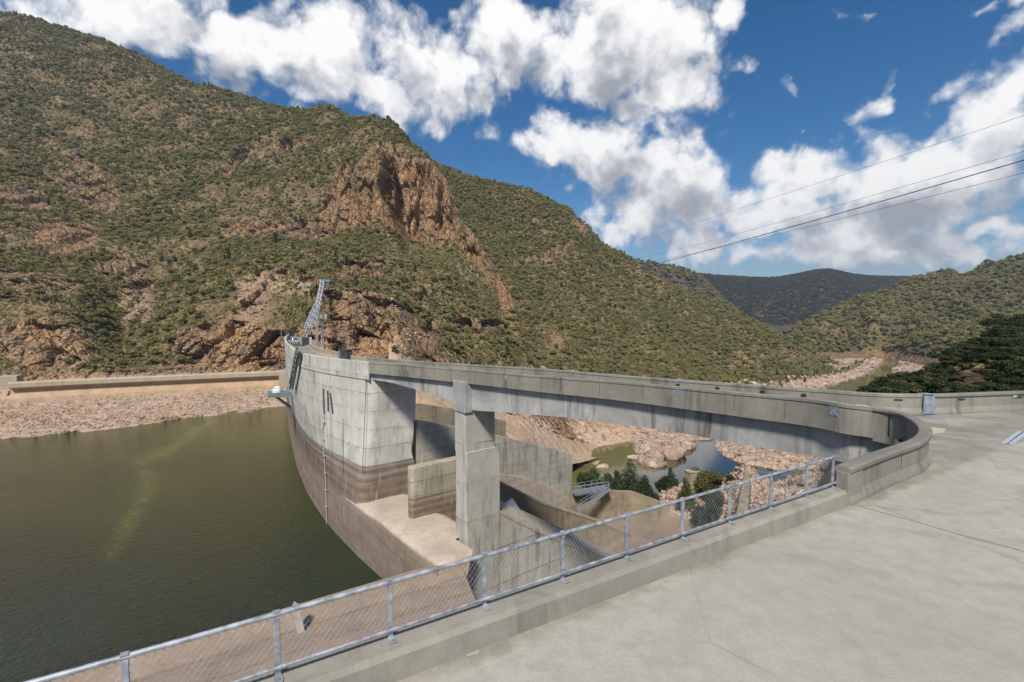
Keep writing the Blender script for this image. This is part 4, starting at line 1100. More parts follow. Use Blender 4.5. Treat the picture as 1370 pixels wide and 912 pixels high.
# ---- stair and platform against the retaining wall
st = empty('steel_stair', P(790, 660, d=84.5), 'pale steel staircase and railed platform on the ochre retaining wall', 'stair')
pz = P(790, 655, d=85).z
q0, q1 = P(767, 654, d=83.6), P(811, 652.5, d=86.4); pdir = (q1 - q0).normalized(); pn = Vector((pdir.y, -pdir.x, 0))
for v_ in (q0, q1): v_.z = pz
mb = MB(); mb.box((q0 + q1) / 2 + pn * 0.1 - Vector((0, 0, 0.1)), ((q1 - q0).length, 1.6, 0.5), math.atan2(pdir.y, pdir.x)); mb.build('platform', M['bluesteel'], st, 0.03)
mb = MB()
for o in (0.85, -0.7):
    for z in (0.75, 1.3): mb.bar(q0 + pn * o + Vector((0, 0, z)), q1 + pn * o + Vector((0, 0, z)), 0.06)
    for k in range(6): c = q0.lerp(q1, k / 5) + pn * o; mb.bar(c, c + Vector((0, 0, 1.3)), 0.05)
mb.build('handrail', M['galv'], st)
s0 = q1 + pn * 0.9; s1 = P(775, 682, d=80.5)
fl_ = [s0, s0.lerp(s1, 0.62), s0.lerp(s1, 0.72), s1]; fl_[1].z = s0.z - (s0.z - s1.z) * 0.75; fl_[2].z = fl_[1].z
for o in (-0.55, 0.55):
    mb = MB(); oo = Vector((0, 1, 0)) * o
    for a_, b_ in zip(fl_[:-1], fl_[1:]):
        mb.bar(a_ + oo, b_ + oo, 0.06, 0.24)
        for z in (0.7, 1.2): mb.bar(a_ + oo + Vector((0, 0, z)), b_ + oo + Vector((0, 0, z)), 0.055)
    for k in range(9): c = fl_[0].lerp(fl_[1], k / 8) + oo; mb.bar(c, c + Vector((0, 0, 1.2)), 0.045)
    mb.build('stringer', M['galv'], st)
mb = MB()
for a_, b_, n in ((fl_[0], fl_[1], 16), (fl_[1], fl_[2], 3), (fl_[2], fl_[3], 6)):
    for k in range(n): c = a_.lerp(b_, (k + 0.5) / n); mb.box(c, (0.3, 1.05, 0.05), math.atan2((b_ - a_).y, (b_ - a_).x))
mb.build('tread', M['galv'], st)
# tilted pale panel lying in the chute
pnl = [P(676, 672, d=58.5), P(685.5, 666, d=60.2), P(697, 683, d=60.2), P(688, 678.5, d=57.8)]
mb = MB(); nn_ = (pnl[1] - pnl[0]).cross(pnl[2] - pnl[0]).normalized() * 0.12
mb.add(pnl[:3] + [p_ + nn_ for p_ in pnl[:3]], [(0, 1, 2), (5, 4, 3), (0, 3, 4, 1), (1, 4, 5, 2), (2, 5, 3, 0)])
tag(mb.build('pale_sheet', M['galvpale']), 'pale triangular steel panel propped on the dividing wall in the spillway', 'panel')

# ---- side weir across the left bank
sw = empty('side_weir', P(200, 525, d=175), 'long low tan concrete side weir with a shadowed lip on the far left bank', 'weir')
sl = [P(-260, 521, d=138), P(8, 511.5, d=158), P(100, 509, d=166), P(250, 503.5, d=179), P(385, 497, d=192)]
for p_ in sl: p_.z = -17.3 + 0 * p_.z
sp = crom([tuple(p_) for p_ in sl], 60); zt_ = [float(CAMZ + ab(*(topix(p_[0], p_[1], p_[2])))[1] * p_[1]) for p_ in sp]
sp = sp[np.searchsorted(topix(sp[:, 0], sp[:, 1], sp[:, 2])[0], 8):]
v, f = sweep(sp, [(0.2, 0.0), (2.6, 0.0), (2.6, -9), (-3.2, -9), (-2.2, -5.2), (-0.2, -3.6), (0.2, -2.6)]); mb = MB(); mb.add(v, f); mb.build('wall', M['sideweir'], sw)
v, f = sweep(sp, [(-1.3, 0.05), (-1.5, -0.15), (-1.5, -1.5), (0.4, -2.2), (0.4, 0.3), (-1.0, 0.3)]); mb = MB(); mb.add(v, f); mb.build('lip', M['sidelip'], sw)
mb = MB(); c = P(14, 507, d=163); mb.box(c + Vector((0, 0, -1.0)), (5.0, 4.0, 4.5), 0.4); mb.build('end_block', M['sidelip'], sw, 0.1)
mb = MB(); c = P(380, 505, d=190); mb.box(c + Vector((0, 0, -2.6)), (3.4, 6, 9), 0.4); mb.build('end_block', M['sidelip'], sw, 0.1)
# narrow concrete ridge wall on the near bank
rw = [P(1001, 629, d=93), P(985, 738, d=60)]
mb = MB(); a_, b_ = rw; d_ = (b_ - a_); s_ = Vector((-d_.y, d_.x, 0)).normalized() * 0.9
mb.add([a_ - s_ * 0.6, a_ + s_ * 0.6, b_ + s_, b_ - s_, a_ - s_ * 1.6 - Vector((0, 0, 9)), a_ + s_ * 1.6 - Vector((0, 0, 9)), b_ + s_ * 1.6 - Vector((0, 0, 9)), b_ - s_ * 1.6 - Vector((0, 0, 9))], [(0, 1, 2, 3), (4, 7, 6, 5), (0, 4, 5, 1), (1, 5, 6, 2), (2, 6, 7, 3), (3, 7, 4, 0)])
tag(mb.build('concrete_wall', M['ochre'], None, 0.08), 'narrow sloping concrete cutoff wall running down the pink rocks behind the fence', 'concrete wall')
mb = MB(); c = P(925, 652, d=93); mb.box(c, (2.2, 1.6, 6.5), 0.3); mb.box(c + Vector((0, 0, 3.3)), (2.4, 1.8, 0.25), 0.3); tag(mb.build('concrete_block', M['ochre'], None, 0.05), 'squat old concrete block standing between two bushes behind the fence', 'concrete block')
# bench wall of the road cut high on the far bank

# ---- power line
import itertools
def cable(p, q, sag, r, nm, label):
    mb = MB(); pts = []
    for k in range(41):
        t = k / 40; c = p.lerp(q, t); c.z -= sag * 4 * t * (1 - t); pts.append(c)
    mb.tube(pts, r, 5, r * 1.6); return tag(mb.build(nm, M['cable']), label, 'cable', 'power cables crossing the valley')
cab = [((1480, 118, 90), (1370, 161), (1100, 243), (835, 327, 560), 0.045, 'thin topmost power cable crossing the sky on the right'),
       ((1480, 170, 90), (1370, 205), (1100, 281), (850, 346, 560), 0.05, 'thin power cable just above the thick bundled cable'),
       ((1480, 182, 90), (1370, 217), (1100, 291), (690, 395, 520), 0.11, 'thick dark bundled power cable crossing the sky'),
       ((1480, 203, 90), (1370, 231), (1100, 298), (862, 351, 560), 0.05, 'lowest thin power cable just below the thick bundled cable')]
def sagfit(a, m, b):
    best = None
    for sag in np.linspace(0, 30, 121):
        e = 9e9
        for k in range(201):
            t = k / 200; c = a.lerp(b, t); c.z -= sag * 4 * t * (1 - t); x, y = topix(c.x, c.y, c.z)
            e = min(e, math.hypot(x - m[0], y - m[1]))
        if best is None or e < best[0]: best = (e, sag)
    return best[1]
for a_, m0, m1_, b_, r, lb in cab:
    p = P(a_[0], a_[1], d=a_[2]); q = P(b_[0], b_[1], d=b_[2]); cable(p, q, sagfit(p, m1_, q), r, 'power_cable', lb)
for (px, top, base_, d, lb) in ((1238, 466, 506, 210, 'dark timber power pole with crossarms standing above the river flats'), (1248, 471, 503, 225, 'slimmer dark power pole just right of the crossarm pole')):
    a_ = P(px, base_, d=d); b_ = P(px, top, d=d)
    po = empty('power_pole', a_, lb, 'power pole')
    mb = MB(); mb.tube([a_ - Vector((0, 0, 3)), b_], 0.32, 8, 0.2); mb.build('pole', M['wood'], po)
    for k in range(3 if px == 1238 else 1):
        c = b_ - Vector((0, 0, 1.2 + 2.6 * k)); mb = MB(); mb.bar(c - Vector((1.8, 0.2, 0)), c + Vector((1.8, -0.2, 0)), 0.2)
        for u in (-1.6, -0.8, 0.8, 1.6): mb.bar(c + Vector((u, 0, 0)), c + Vector((u, 0, 0.4)), 0.12)
        mb.build('crossarm', M['wood'], po)
# ------------------------------------------------------------------ terrain
def sheet(name, a0, a1, na, strokes, nrows, noise, mat, extra=None):
    """strokes: list of lists of (px, py, d) near -> far.  Each is a survey line across the slope; rows are interpolated between them."""
    aa = np.linspace(a0, a1, na); Ds = []; Bs = []
    for st in strokes:
        a = []; b = []; d = []
        for q in st:
            if q[1] is None:      # (px, None, d, z)
                a_ = (q[0] - CX) / F; b_ = (q[3] - CAMZ) / q[2]
            else: a_, b_ = ab(q[0], q[1])
            a.append(float(a_)); b.append(float(b_)); d.append(q[2])
        o = np.argsort(a); a = np.array(a)[o]; b = np.array(b)[o]; d = np.array(d)[o]
        Ds.append(np.interp(aa, a, d)); Bs.append(np.interp(aa, a, b))
    Ds = np.array(Ds); Zs = CAMZ + np.array(Bs) * Ds
    k = 5; ker = np.ones(2 * k + 1) / (2 * k + 1)
    def sm(m): return np.array([np.convolve(np.pad(r, k, mode='edge'), ker, 'valid') for r in m])
    Ds = sm(Ds); Zs = sm(Zs)
    for i in range(1, len(Ds)): Ds[i] = np.maximum(Ds[i], Ds[i - 1] + 0.5)
    # limited tangents (no overshoot)
    S = len(Ds); dl = np.diff(Zs, axis=0) / np.diff(Ds, axis=0); mt = np.zeros_like(Zs)
    mt[0] = dl[0]; mt[-1] = dl[-1]
    for i in range(1, S - 1):
        p = dl[i - 1] * dl[i]; mt[i] = np.where(p > 0, 2 * p / (dl[i - 1] + dl[i] + 1e-9 * np.sign(dl[i])), 0)
    D = []; Z = []; SI = []
    for i in range(S - 1):
        n = nrows[i]; t = np.linspace(0, 1, n, endpoint=(i == S - 2))[:, None]; h = (Ds[i + 1] - Ds[i])[None]
        D.append(Ds[i][None] + h * t)
        t2, t3 = t * t, t ** 3
        Z.append((2 * t3 - 3 * t2 + 1) * Zs[i] + (t3 - 2 * t2 + t) * h * mt[i] + (-2 * t3 + 3 * t2) * Zs[i + 1] + (t3 - t2) * h * mt[i + 1])
        SI.append(np.full((n, na), i) + t)
    D = np.concatenate(D); Z = np.concatenate(Z); SI = np.concatenate(SI); X = aa[None] * D
    px, py = topix(X, D, Z)
    X2, Y2, Z2, at = noise(X, D, Z, px, py, SI)
    nr_ = D.shape[0]
    V = np.stack([X2, Y2, Z2], -1).reshape(-1, 3)
    idx = np.arange(nr_ * na).reshape(nr_, na)
    Fq = np.stack([idx[:-1, :-1], idx[:-1, 1:], idx[1:, 1:], idx[1:, :-1]], -1).reshape(-1, 4)
    me = bpy.data.meshes.new(name); me.vertices.add(len(V)); me.vertices.foreach_set('co', V.astype(np.float32).ravel())
    me.loops.add(Fq.size); me.loops.foreach_set('vertex_index', Fq.astype(np.int32).ravel())
    me.polygons.add(len(Fq)); me.polygons.foreach_set('loop_start', np.arange(0, Fq.size, 4, dtype=np.int32)); me.polygons.foreach_set('loop_total', np.full(len(Fq), 4, np.int32))
    me.update(calc_edges=True)
    me.attributes.new('bare', 'FLOAT', 'POINT').data.foreach_set('value', at.astype(np.float32).ravel())
    if extra is not None:
        for k_, v_ in extra(px, py, SI, D).items(): me.attributes.new(k_, 'FLOAT', 'POINT').data.foreach_set('value', v_.astype(np.float32).ravel())
    me.polygons.foreach_set('use_smooth', [True] * len(me.polygons))
    o = link(name, me, mat); tag(o, kind='structure')
    return dict(o=o, X=X2, Y=Y2, Z=Z2, px=px, py=py, si=SI, bare=at)

def blob(px, py, lst, soft=0.5):
    r = np.zeros_like(px)
    for q in lst:
        cx, cy, rx, ry = q[:4]; w = q[4] if len(q) > 4 else 1.0; an = math.radians(q[5]) if len(q) > 5 else 0
        dx, dy = px - cx, py - cy; u = (dx * math.cos(an) + dy * math.sin(an)) / rx; v = (-dx * math.sin(an) + dy * math.cos(an)) / ry
        e = np.sqrt(u * u + v * v)
        r = np.maximum(r, w * (1 - sstep(1 - soft, 1 + soft, e)))
    return r

# rock exposures of the main mountain (centres surveyed on the photo)
BARE = [(470, 265, 48, 42, 1.1, -25), (565, 262, 45, 55, 1.15, 25), (520, 250, 40, 60, 1.0), (600, 285, 22, 35, 1.1), (420, 295, 50, 26, 0.8), (330, 300, 38, 18, 0.7),
        (500, 430, 62, 48, 1.0, 20), (440, 400, 30, 20, 0.5), (380, 378, 70, 16, 0.7), (330, 410, 45, 25, 0.65), (310, 465, 85, 32, 1.0), (420, 470, 60, 30, 1.0), (60, 460, 75, 42, 1.05), (-120, 440, 120, 60, 1.0),
        (175, 500, 60, 14, 0.5), (85, 310, 48, 28, 0.85), (30, 265, 40, 32, 0.8), (100, 220, 70, 14, 0.6, 35), (15, 340, 30, 25, 0.6), (185, 385, 25, 45, 0.75, -15), (170, 345, 50, 14, 0.5), (340, 395, 26, 34, 0.75, 25),
        (310, 205, 12, 28, 0.8, 25), (370, 185, 60, 7, 0.7, -15), (285, 250, 12, 20, 0.5), (190, 140, 40, 16, 0.6), (120, 250, 60, 18, 0.7, 30), (60, 380, 60, 20, 0.8), (250, 350, 40, 14, 0.6), (250, 430, 40, 16, 0.7), (420, 340, 60, 14, 0.7), (620, 430, 30, 20, 0.5), (555, 390, 30, 14, 0.5), (230, 215, 30, 10, 0.5), (400, 200, 40, 8, 0.5), (90, 90, 40, 10, 0.4), (330, 250, 40, 10, 0.4), (20, 65, 30, 12, 0.5), (240, 320, 26, 12, 0.4), (640, 330, 22, 32, 0.9, -30), (675, 385, 16, 34, 0.9, -15),
        (660, 420, 30, 14, 0.4), (570, 440, 24, 40, 0.5), (610, 480, 60, 16, 0.55), (436, 150, 16, 7, 0.9), (520, 395, 30, 20, 0.5), (480, 350, 40, 16, 0.55), (150, 125, 30, 10, 0.4), (120, 170, 30, 10, 0.45),
        (565, 560, 60, 40, 1.2), (700, 570, 110, 45, 1.2)]
CORE = [(478, 262, 34, 50, 1.1, -14), (560, 262, 44, 56, 1.15, 12), (590, 290, 22, 34, 1.1), (430, 292, 46, 22, 1.0), (345, 296, 44, 16, 0.95), (505, 430, 62, 44, 1.1, 20), (430, 462, 50, 28, 1.05), (312, 466, 84, 28, 1.1), (55, 462, 62, 34, 1.1),
        (85, 312, 44, 24, 0.95), (28, 265, 34, 26, 0.95), (110, 215, 62, 9, 0.9, 35), (648, 335, 12, 26, 0.85, -30), (684, 400, 8, 16, 0.8, -12), (340, 400, 18, 32, 0.95, 25), (190, 392, 16, 36, 0.9, -15), (640, 425, 36, 8, 0.8), (575, 445, 16, 30, 0.8), (480, 352, 40, 12, 0.85), (310, 205, 8, 24, 0.95, 25), (375, 183, 56, 5, 0.9, -15), (160, 348, 40, 10, 0.8), (180, 425, 24, 14, 0.8)]
def n_mount(X, Y, Z, px, py, SI):
    SI = SI - 1          # stroke A0 counts as zero
    bare = blob(px, py, BARE, 0.55)
    rn = fbm(X / 60, Y / 60, Z / 60, 5, 3)
    bare = np.clip(bare + 0.8 * (rn - 0.10) * (0.4 + bare) + 0.5 * np.clip(ridged(X / 45, (Y + Z) / 45, None, 4, 9) - 0.72, 0, 1), 0, 1.2)
    core = blob(px + 9 * fbm(X / 16, Z / 16, None, 3, 55), py + 9 * fbm(X / 14, Z / 14, None, 3, 56), CORE, 0.18)
    bare = np.maximum(bare, core)
    bare = np.where(SI < 2.05, np.maximum(bare, 0.9), bare)
    amp = np.clip(Y / 300, 0.25, 2.2)
    gul = ridged(X / 170 + Y / 900, Y / 500, None, 3, 21) - 0.6          # spurs and gullies running down the slope
    k = sstep(1.8, 4.0, SI) * (1 - 0.85 * sstep(6.6, 7.0, SI))
    Z = Z + k * (gul * 26 + fbm(X / 60, Y / 60, None, 4, 5) * 9) * amp * 0.6
    # jointed rock: blocks pushed out toward the valley
    s = np.where(SI < 2.05, 2.5, 9.0)
    hi = SI > 3.6
    f1, f2, cid = cells(X / np.where(hi, 6.5, s) + 0.6 * rn + Z / 50, np.where(hi, Z * 0.30 + Y * 0.05, Z * 0.42 + Y * 0.2) / s, 4)
    g1, g2, cid2 = cells(X / (s * 0.36) + Z / 25, np.where(hi, Z * 0.45 + Y * 0.08, Z * 0.6 + Y * 0.3) / (s * 0.4), 8)
    m = sstep(0.3, 0.75, bare) * np.where(SI < 1.05, 0.0, np.where((SI < 2.3) & (px > 520), 0.0, np.where(SI < 2.05, 0.3, 1.0)))
    push = (cid - 0.5) * 10 * np.clip(s / 9, 0, 1) - 6.0 * (1 - sstep(0.0, 0.14, f2 - f1)) + (cid2 - 0.5) * 2.4 - 1.4 * (1 - sstep(0, 0.2, g2 - g1)) + 7 * (ridged(X / 40, Z / 22, None, 4, 31) - 0.55)
    crack = blob(px, py, [(527, 268, 8, 52, 1.2, -12), (515, 240, 5, 22, 0.8, 10), (560, 270, 3, 40, 0.35, 10), (478, 262, 3, 36, 0.35, -14), (590, 270, 3, 30, 0.35, 4)], 0.6)
    pil = ridged((X + 0.25 * Z) / 30, Z / 200, None, 3, 37) - 0.62
    push = (push + np.where(hi, 22 * pil, 6 * pil)) * m - crack * 38
    lim = np.clip((Y - 140) / 60, 0.15, 1) * np.where(px > 690, 0.3, 1)
    Y2 = Y - push * lim; Z2 = Z + push * 0.22 * lim + 0.6 * fbm(X / 6, Y / 6, Z / 6, 3, 17) * np.clip(m + 0.2, 0, 1)
    Z2 = Z2 + np.where(SI < 1.05, np.where(px > 500, 0.1, 0.45) * fbm(X / 3.5, Y / 3.5, None, 4, 19) + 0.5 * fbm(X / 16, Y / 16, None, 3, 20), 0)
    return X, Y2, Z2, bare

WARM = [(560, 255, 60, 60, 1.0), (500, 290, 50, 40, 0.8), (50, 455, 80, 50, 1.0), (-120, 440, 140, 60, 0.9), (320, 465, 90, 34, 1.0), (420, 470, 60, 30, 0.9), (490, 430, 70, 56, 0.85), (570, 270, 40, 60, 0.9), (600, 290, 30, 40, 1.0), (545, 300, 30, 30, 0.7), (470, 285, 40, 40, 0.5), (80, 310, 50, 30, 0.6), (310, 205, 16, 32, 1.0), (645, 335, 24, 36, 0.6), (680, 390, 16, 34, 0.8), (340, 395, 40, 40, 0.5)]
def tint_mount(px, py, SI, D):
    SI = SI - 1
    w = blob(px, py, WARM, 0.5)
    pale = np.where(px < 400, 0.9 * (1 - sstep(1.75, 2.0, SI)), np.where(px > 520, 1 - sstep(2.0, 2.9, SI), 0)) + 0.5 * blob(px, py, [(370, 385, 60, 12), (340, 400, 22, 34), (330, 425, 20, 18), (175, 400, 14, 40)], 0.5)
    return dict(warm=w, pale=np.clip(pale, 0, 1))
SHORE = [(-260, 626), (0, 588), (60, 584), (100, 577.5), (150, 573), (200, 566), (240, 561), (280, 555), (340, 550), (380, 544), (392, 541)]
def shore_d(py): return float((WR - CAMZ) / ab(0, py)[1])
A0 = [(x, y, shore_d(y)) for x, y in SHORE]
A00 = [(x, None, shore_d(y) - 14, WR - 4.5) for x, y in SHORE] + [(400, 535, 158), (450, 600, 150), (500, 620, 145), (560, 640, 140), (620, 645, 140), (700, 640, 150), (770, 620, 195), (800, 612, 215), (850, 604, 226)]
A0 += [(400, 530, 165), (450, 590, 160), (500, 610, 155), (560, 620, 150), (620, 625, 150), (700, 625, 165), (770, 613, 205), (800, 607, 225), (850, 600, 234)]
A1 = [(-260, 556, 139), (0, 535, 158), (100, 531, 166), (200, 527, 174), (300, 523, 182), (380, 518, 190), (400, 510, 190), (450, 500, 178), (500, 500, 172), (560, 540, 165), (620, 565, 165), (700, 588, 180), (770, 607, 212), (800, 603, 230), (850, 597, 240)]
A2_ = [(-260, 520, 152), (0, 504, 170), (100, 500, 180), (200, 497, 188), (300, 492, 196), (380, 488, 200), (400, 462, 200), (430, 455, 185), (480, 470, 180), (530, 478, 178), (560, 505, 180), (620, 540, 185), (700, 568, 195), (770, 595, 220), (800, 593, 240), (850, 590, 246)]
A3 = [(-260, 395, 205), (0, 408, 195), (60, 418, 196), (100, 428, 200), (160, 470, 210), (200, 452, 216), (300, 428, 225), (380, 418, 222), (400, 400, 212), (430, 381, 197), (480, 392, 198), (530, 428, 196), (560, 470, 200), (620, 500, 215), (700, 530, 220), (770, 582, 235), (800, 585, 250), (850, 584, 255)]
A4 = [(-260, 290, 330), (0, 310, 310), (100, 320, 330), (200, 345, 330), (300, 335, 310), (380, 340, 300), (430, 347, 275), (480, 345, 285), (530, 352, 300), (600, 362, 300), (650, 405, 290), (700, 500, 250), (770, 572, 245), (800, 580, 260), (850, 579, 265)]
A5 = [(-260, 200, 480), (0, 220, 450), (100, 232, 480), (200, 250, 470), (300, 280, 430), (380, 285, 400), (440, 308, 392), (500, 314, 388), (560, 320, 386), (610, 315, 392), (650, 372, 340), (700, 482, 280), (770, 562, 255), (850, 572, 280)]
A6 = [(-260, 120, 640), (0, 130, 620), (100, 145, 640), (200, 170, 620), (300, 205, 560), (380, 222, 500), (440, 228, 445), (500, 205, 425), (560, 207, 425), (600, 247, 420), (612, 287, 416), (650, 347, 360), (700, 470, 290), (770, 552, 270), (850, 562, 300)]
A7 = [(-260, 5, 900), (-120, 15, 890), (0, 26, 860), (60, 36, 850), (120, 52, 840), (180, 76, 820), (230, 101, 800), (260, 117, 780), (330, 133, 740), (400, 154, 690), (420, 152, 680), (436, 148, 660), (455, 158, 640), (470, 168, 620), (520, 181, 560), (560, 205, 480), (577, 213, 450), (602, 246, 430), (613, 287, 422), (640, 329, 375), (665, 360, 355), (690, 407, 330), (697, 445, 310), (705, 484, 300), (720, 532, 300), (770, 550, 300), (850, 560, 320)]
def zof(q): return float(CAMZ + ab(q[0], q[1])[1] * q[2])
A8 = [(q[0], None, q[2] + (160 if q[0] < 500 else 70), zof(q) - (60 if q[0] < 540 else min(130, max(25, zof(q) + 66)))) for q in A7]
LEFT = sheet('mountain', -1.5, 0.22, 900, [A00, A0, A1, A2_, A3, A4, A5, A6, A7, A8], [6, 46, 26, 90, 80, 90, 120, 70, 6, 0][:9], n_mount, M['mountain'], tint_mount)
LEFT['si'] = LEFT['si'] - 1

# bench wall of the road cut on the far bank, laid on the slope
def on_sheet(sh, px, py):
    k = int(np.argmin((sh['px2'] - px) ** 2 + (sh['py2'] - py) ** 2)); return Vector((float(sh['X'].ravel()[k]), float(sh['Y'].ravel()[k]), float(sh['Z'].ravel()[k])))
q_ = topix(LEFT['X'], LEFT['Y'], LEFT['Z']); LEFT['px2'], LEFT['py2'] = q_
ben = [on_sheet(LEFT, x, 380.5 - (x - 318) * 0.02) for x in np.linspace(322, 417, 20)]
ben = smooth_path(np.array([tuple(p) for p in ben]), 6)
v, f = sweep(ben, [(-0.3, -1.2), (-0.3, 0.35), (1.2, 0.35), (1.2, -1.2)]); mb = MB(); mb.add(v, f)
tag(mb.build('road_edge', M['wingbase']), 'pale concrete road edge cut across the slope left of the landing', 'retaining wall')

# back slope running down to the river
B0 = [(440, None, 190, -62.5), (600, None, 200, -62.5), (767, None, 215, -62.5), (840, None, 236, -62.5), (930, None, 258, -62.5), (1000, None, 320, -62), (1060, None, 390, -62), (1100, None, 425, -61), (1125, None, 455, -61), (1150, None, 535, -61), (1168, None, 640, -61), (1185, None, 740, -61), (1270, None, 860, -61)]
B1 = [(q[0], None, q[2] + 22 + max(0, q[0] - 1000) * 0.1, -55.5) for q in B0]
R2 = [(440, 212, 800), (560, 214, 760), (577, 219, 750), (592, 225, 750), (620, 236, 745), (680, 252, 735), (730, 268, 725), (760, 281, 715), (775, 293, 708), (790, 308, 700), (812, 332, 692), (830, 344, 690), (870, 366, 685), (920, 391, 675), (980, 416, 660), (1040, 445, 640), (1080, 466, 625), (1120, 485, 620), (1142, 494, 640), (1160, 496, 700), (1185, 494, 800), (1200, 496, 860), (1270, 498, 950)]
def mid(f, dip):
    o = []
    for q in R2:
        b1 = [np.interp(q[0], [w[0] for w in B1], [w[k] for w in B1]) for k in (2, 3)]
        d = b1[0] + (q[2] - b1[0]) * f; z = b1[1] + (zof(q) - b1[1]) * f; h = zof(q) - b1[1]
        o.append((q[0], None, d, z - dip * h))
    return o
B9 = [(q[0], None, q[2] + 130, max(-64.0, zof(q) - 70)) for q in R2]
BARE2 = [(780, 290, 14, 16, 1.0, 40), (805, 325, 8, 10, 0.8), (745, 460, 16, 18, 0.9), (735, 330, 40, 8, 0.5), (830, 375, 12, 10, 0.7), (880, 370, 28, 8, 0.7, 15), (860, 390, 26, 12, 0.6, 30), (1110, 465, 34, 26, 0.75), (1140, 492, 30, 14, 1.0), (1090, 498, 40, 8, 0.8), (700, 480, 40, 14, 0.4), (990, 480, 30, 10, 0.5), (640, 300, 20, 12, 0.4), (780, 345, 30, 8, 0.45)]
def n_back(X, Y, Z, px, py, SI):
    bare = blob(px, py, BARE2, 0.6)
    rn = fbm(X / 60, Y / 60, Z / 60, 5, 43)
    bare = np.clip(bare + 0.8 * (rn - 0.14) * (0.5 + bare) + 0.6 * np.clip(ridged(X / 50, (Y + Z) / 40, None, 4, 49) - 0.74, 0, 1), 0, 1.2)
    bare = np.where(SI < 1.3, 1.0, bare)
    k = sstep(1.2, 2.5, SI) * (1 - 0.9 * sstep(3.6, 4.0, SI))
    Z = Z + k * ((ridged((X + 0.4 * Y) / 120, Y / 600, None, 3, 61) - 0.6) * 30 + fbm(X / 50, Y / 50, None, 4, 65) * 10)
    f1, f2, cid = cells(X / 9, (Z * 0.8 + Y * 0.3) / 8, 14)
    m = sstep(0.35, 0.8, bare) * np.where(SI < 1.3, np.where(px < 920, 0.0, 0.3), 1.0)
    push = ((cid - 0.5) * 7 - 3 * (1 - sstep(0, 0.18, f2 - f1)) + 6 * (ridged(X / 30, Z / 20, None, 4, 71) - 0.55)) * m
    return X, Y - push, Z + push * 0.25 + fbm(X / 5, Y / 5, None, 3, 75) * 0.7, bare
BACK = sheet('mountain_flank', -0.42, 0.93, 640, [B0, B1, mid(0.3, 0.05), mid(0.65, 0.04), R2, B9], [26, 90, 110, 100, 6], n_back, M['mountain'], lambda px, py, SI, D: dict(pale=0.9 * (1 - sstep(0.95, 1.25, SI)), warm=0.4 + 0 * px))

# valley floor with the river bed
LAND = [(905, 583, 60, 8, 1.0), (880, 598, 36, 14, 1.0), (870, 612, 20, 8, 0.95), (860, 585, 30, 8, 0.9), (1060, 606, 105, 24, 1.2, 4), (1000, 596, 45, 14, 1.1, 5), (1140, 620, 60, 30, 1.2)]
def n_floor(X, Y, Z, px, py, SI):
    gx, gy = topix(X, Y, np.full_like(X, RV))
    land = blob(gx, gy, LAND, 0.25)
    rv = np.minimum(np.hypot((gx - np.interp(gy, [480, 487, 495, 503, 512, 525, 560], [1192, 1188, 1183, 1170, 1150, 1118, 1050])) / np.interp(gy, [480, 490, 500, 515, 560], [10, 15, 18, 34, 64]), 0), 9)
    far = sstep(262, 285, Y + 10 * fbm(X / 20, Y / 20, None, 3, 82))
    h = np.where(Y < 275, -3.2 + 4.6 * land, 0) + far * (1.5 + 1.2 * fbm(X / 14, Y / 14, None, 4, 84)) - far * 5.0 * (1 - sstep(0.65, 1.15, rv + 0.25 * fbm(X / 12, Y / 12, None, 3, 86)))
    h = h * np.where(Y < 275, 1, 1) + fbm(X / 7, Y / 7, None, 4, 81) * 0.9
    g1, g2, c2 = cells(X / 2.6, Y / 2.6, 91)
    h = h + (c2 - 0.5) * 1.1 * sstep(-0.5, 0.5, h)
    return X, Y, RV + h, np.ones_like(X)
FL = [[(700, None, d, RV), (1500, None, d, RV)] for d in (105, 150, 270, 520, 950)]
FLOOR = sheet('river_bed', -0.05, 1.15, 520, FL, [50, 190, 150, 60], n_floor, M['bankrock'])

# right hand hills
C0 = [(1000, None, 640, -62), (1040, None, 650, -62), (1075, None, 660, -62), (1150, None, 690, -62), (1180, None, 690, -62), (1205, None, 655, -62), (1230, None, 600, -62), (1260, None, 545, -62), (1370, None, 470, -62), (1640, None, 380, -60)]
C1 = [(q[0], None, q[2] + 14, -52) for q in C0]
C3 = [(1000, None, 720, -40), (1040, 452, 720), (1075, 433, 760), (1110, 416, 800), (1150, 401, 860), (1180, 389, 900), (1215, 376, 950), (1240, 372, 980), (1265, 369, 1000), (1290, 376, 1020), (1310, 366, 1060), (1330, 358, 1100), (1370, 348, 1150), (1640, 285, 1300)]
C2 = [(1000, None, 690, -50), (1040, 468, 690), (1075, 452, 715), (1110, 446, 720), (1150, 440, 740), (1200, 432, 720), (1260, 412, 720), (1320, 385, 740), (1370, 366, 760), (1640, 320, 800)]
C4 = [(q[0], None, q[2] + 160, -62 if q[1] is None else zof(q) - 40) for q in C3]
def n_hill(sc, amp, seed):
    def fn(X, Y, Z, px, py, SI):
        n = SI.max(); k = sstep(0.6, 1.8, SI) * (1 - 0.85 * sstep(n - 1.4, n - 1.0, SI))
        Z = Z + k * ((ridged((X - 0.5 * Y) / (150 * sc), (Y + X) / (700 * sc), None, 3, seed) - 0.6) * 42 * amp + fbm(X / (60 * sc), Y / (60 * sc), None, 4, seed + 7) * 12 * amp)
        rn = fbm(X / 50, Y / 50, Z / 40, 5, seed + 11)
        bare = np.clip(0.05 + 0.9 * np.clip(rn - 0.12, 0, 1) * 2, 0, 1); bare = np.where(SI < 1.1, 1.0, bare)
        return X, Y, Z + fbm(X / 8, Y / 8, None, 3, seed + 3) * 1.5, bare
    return fn
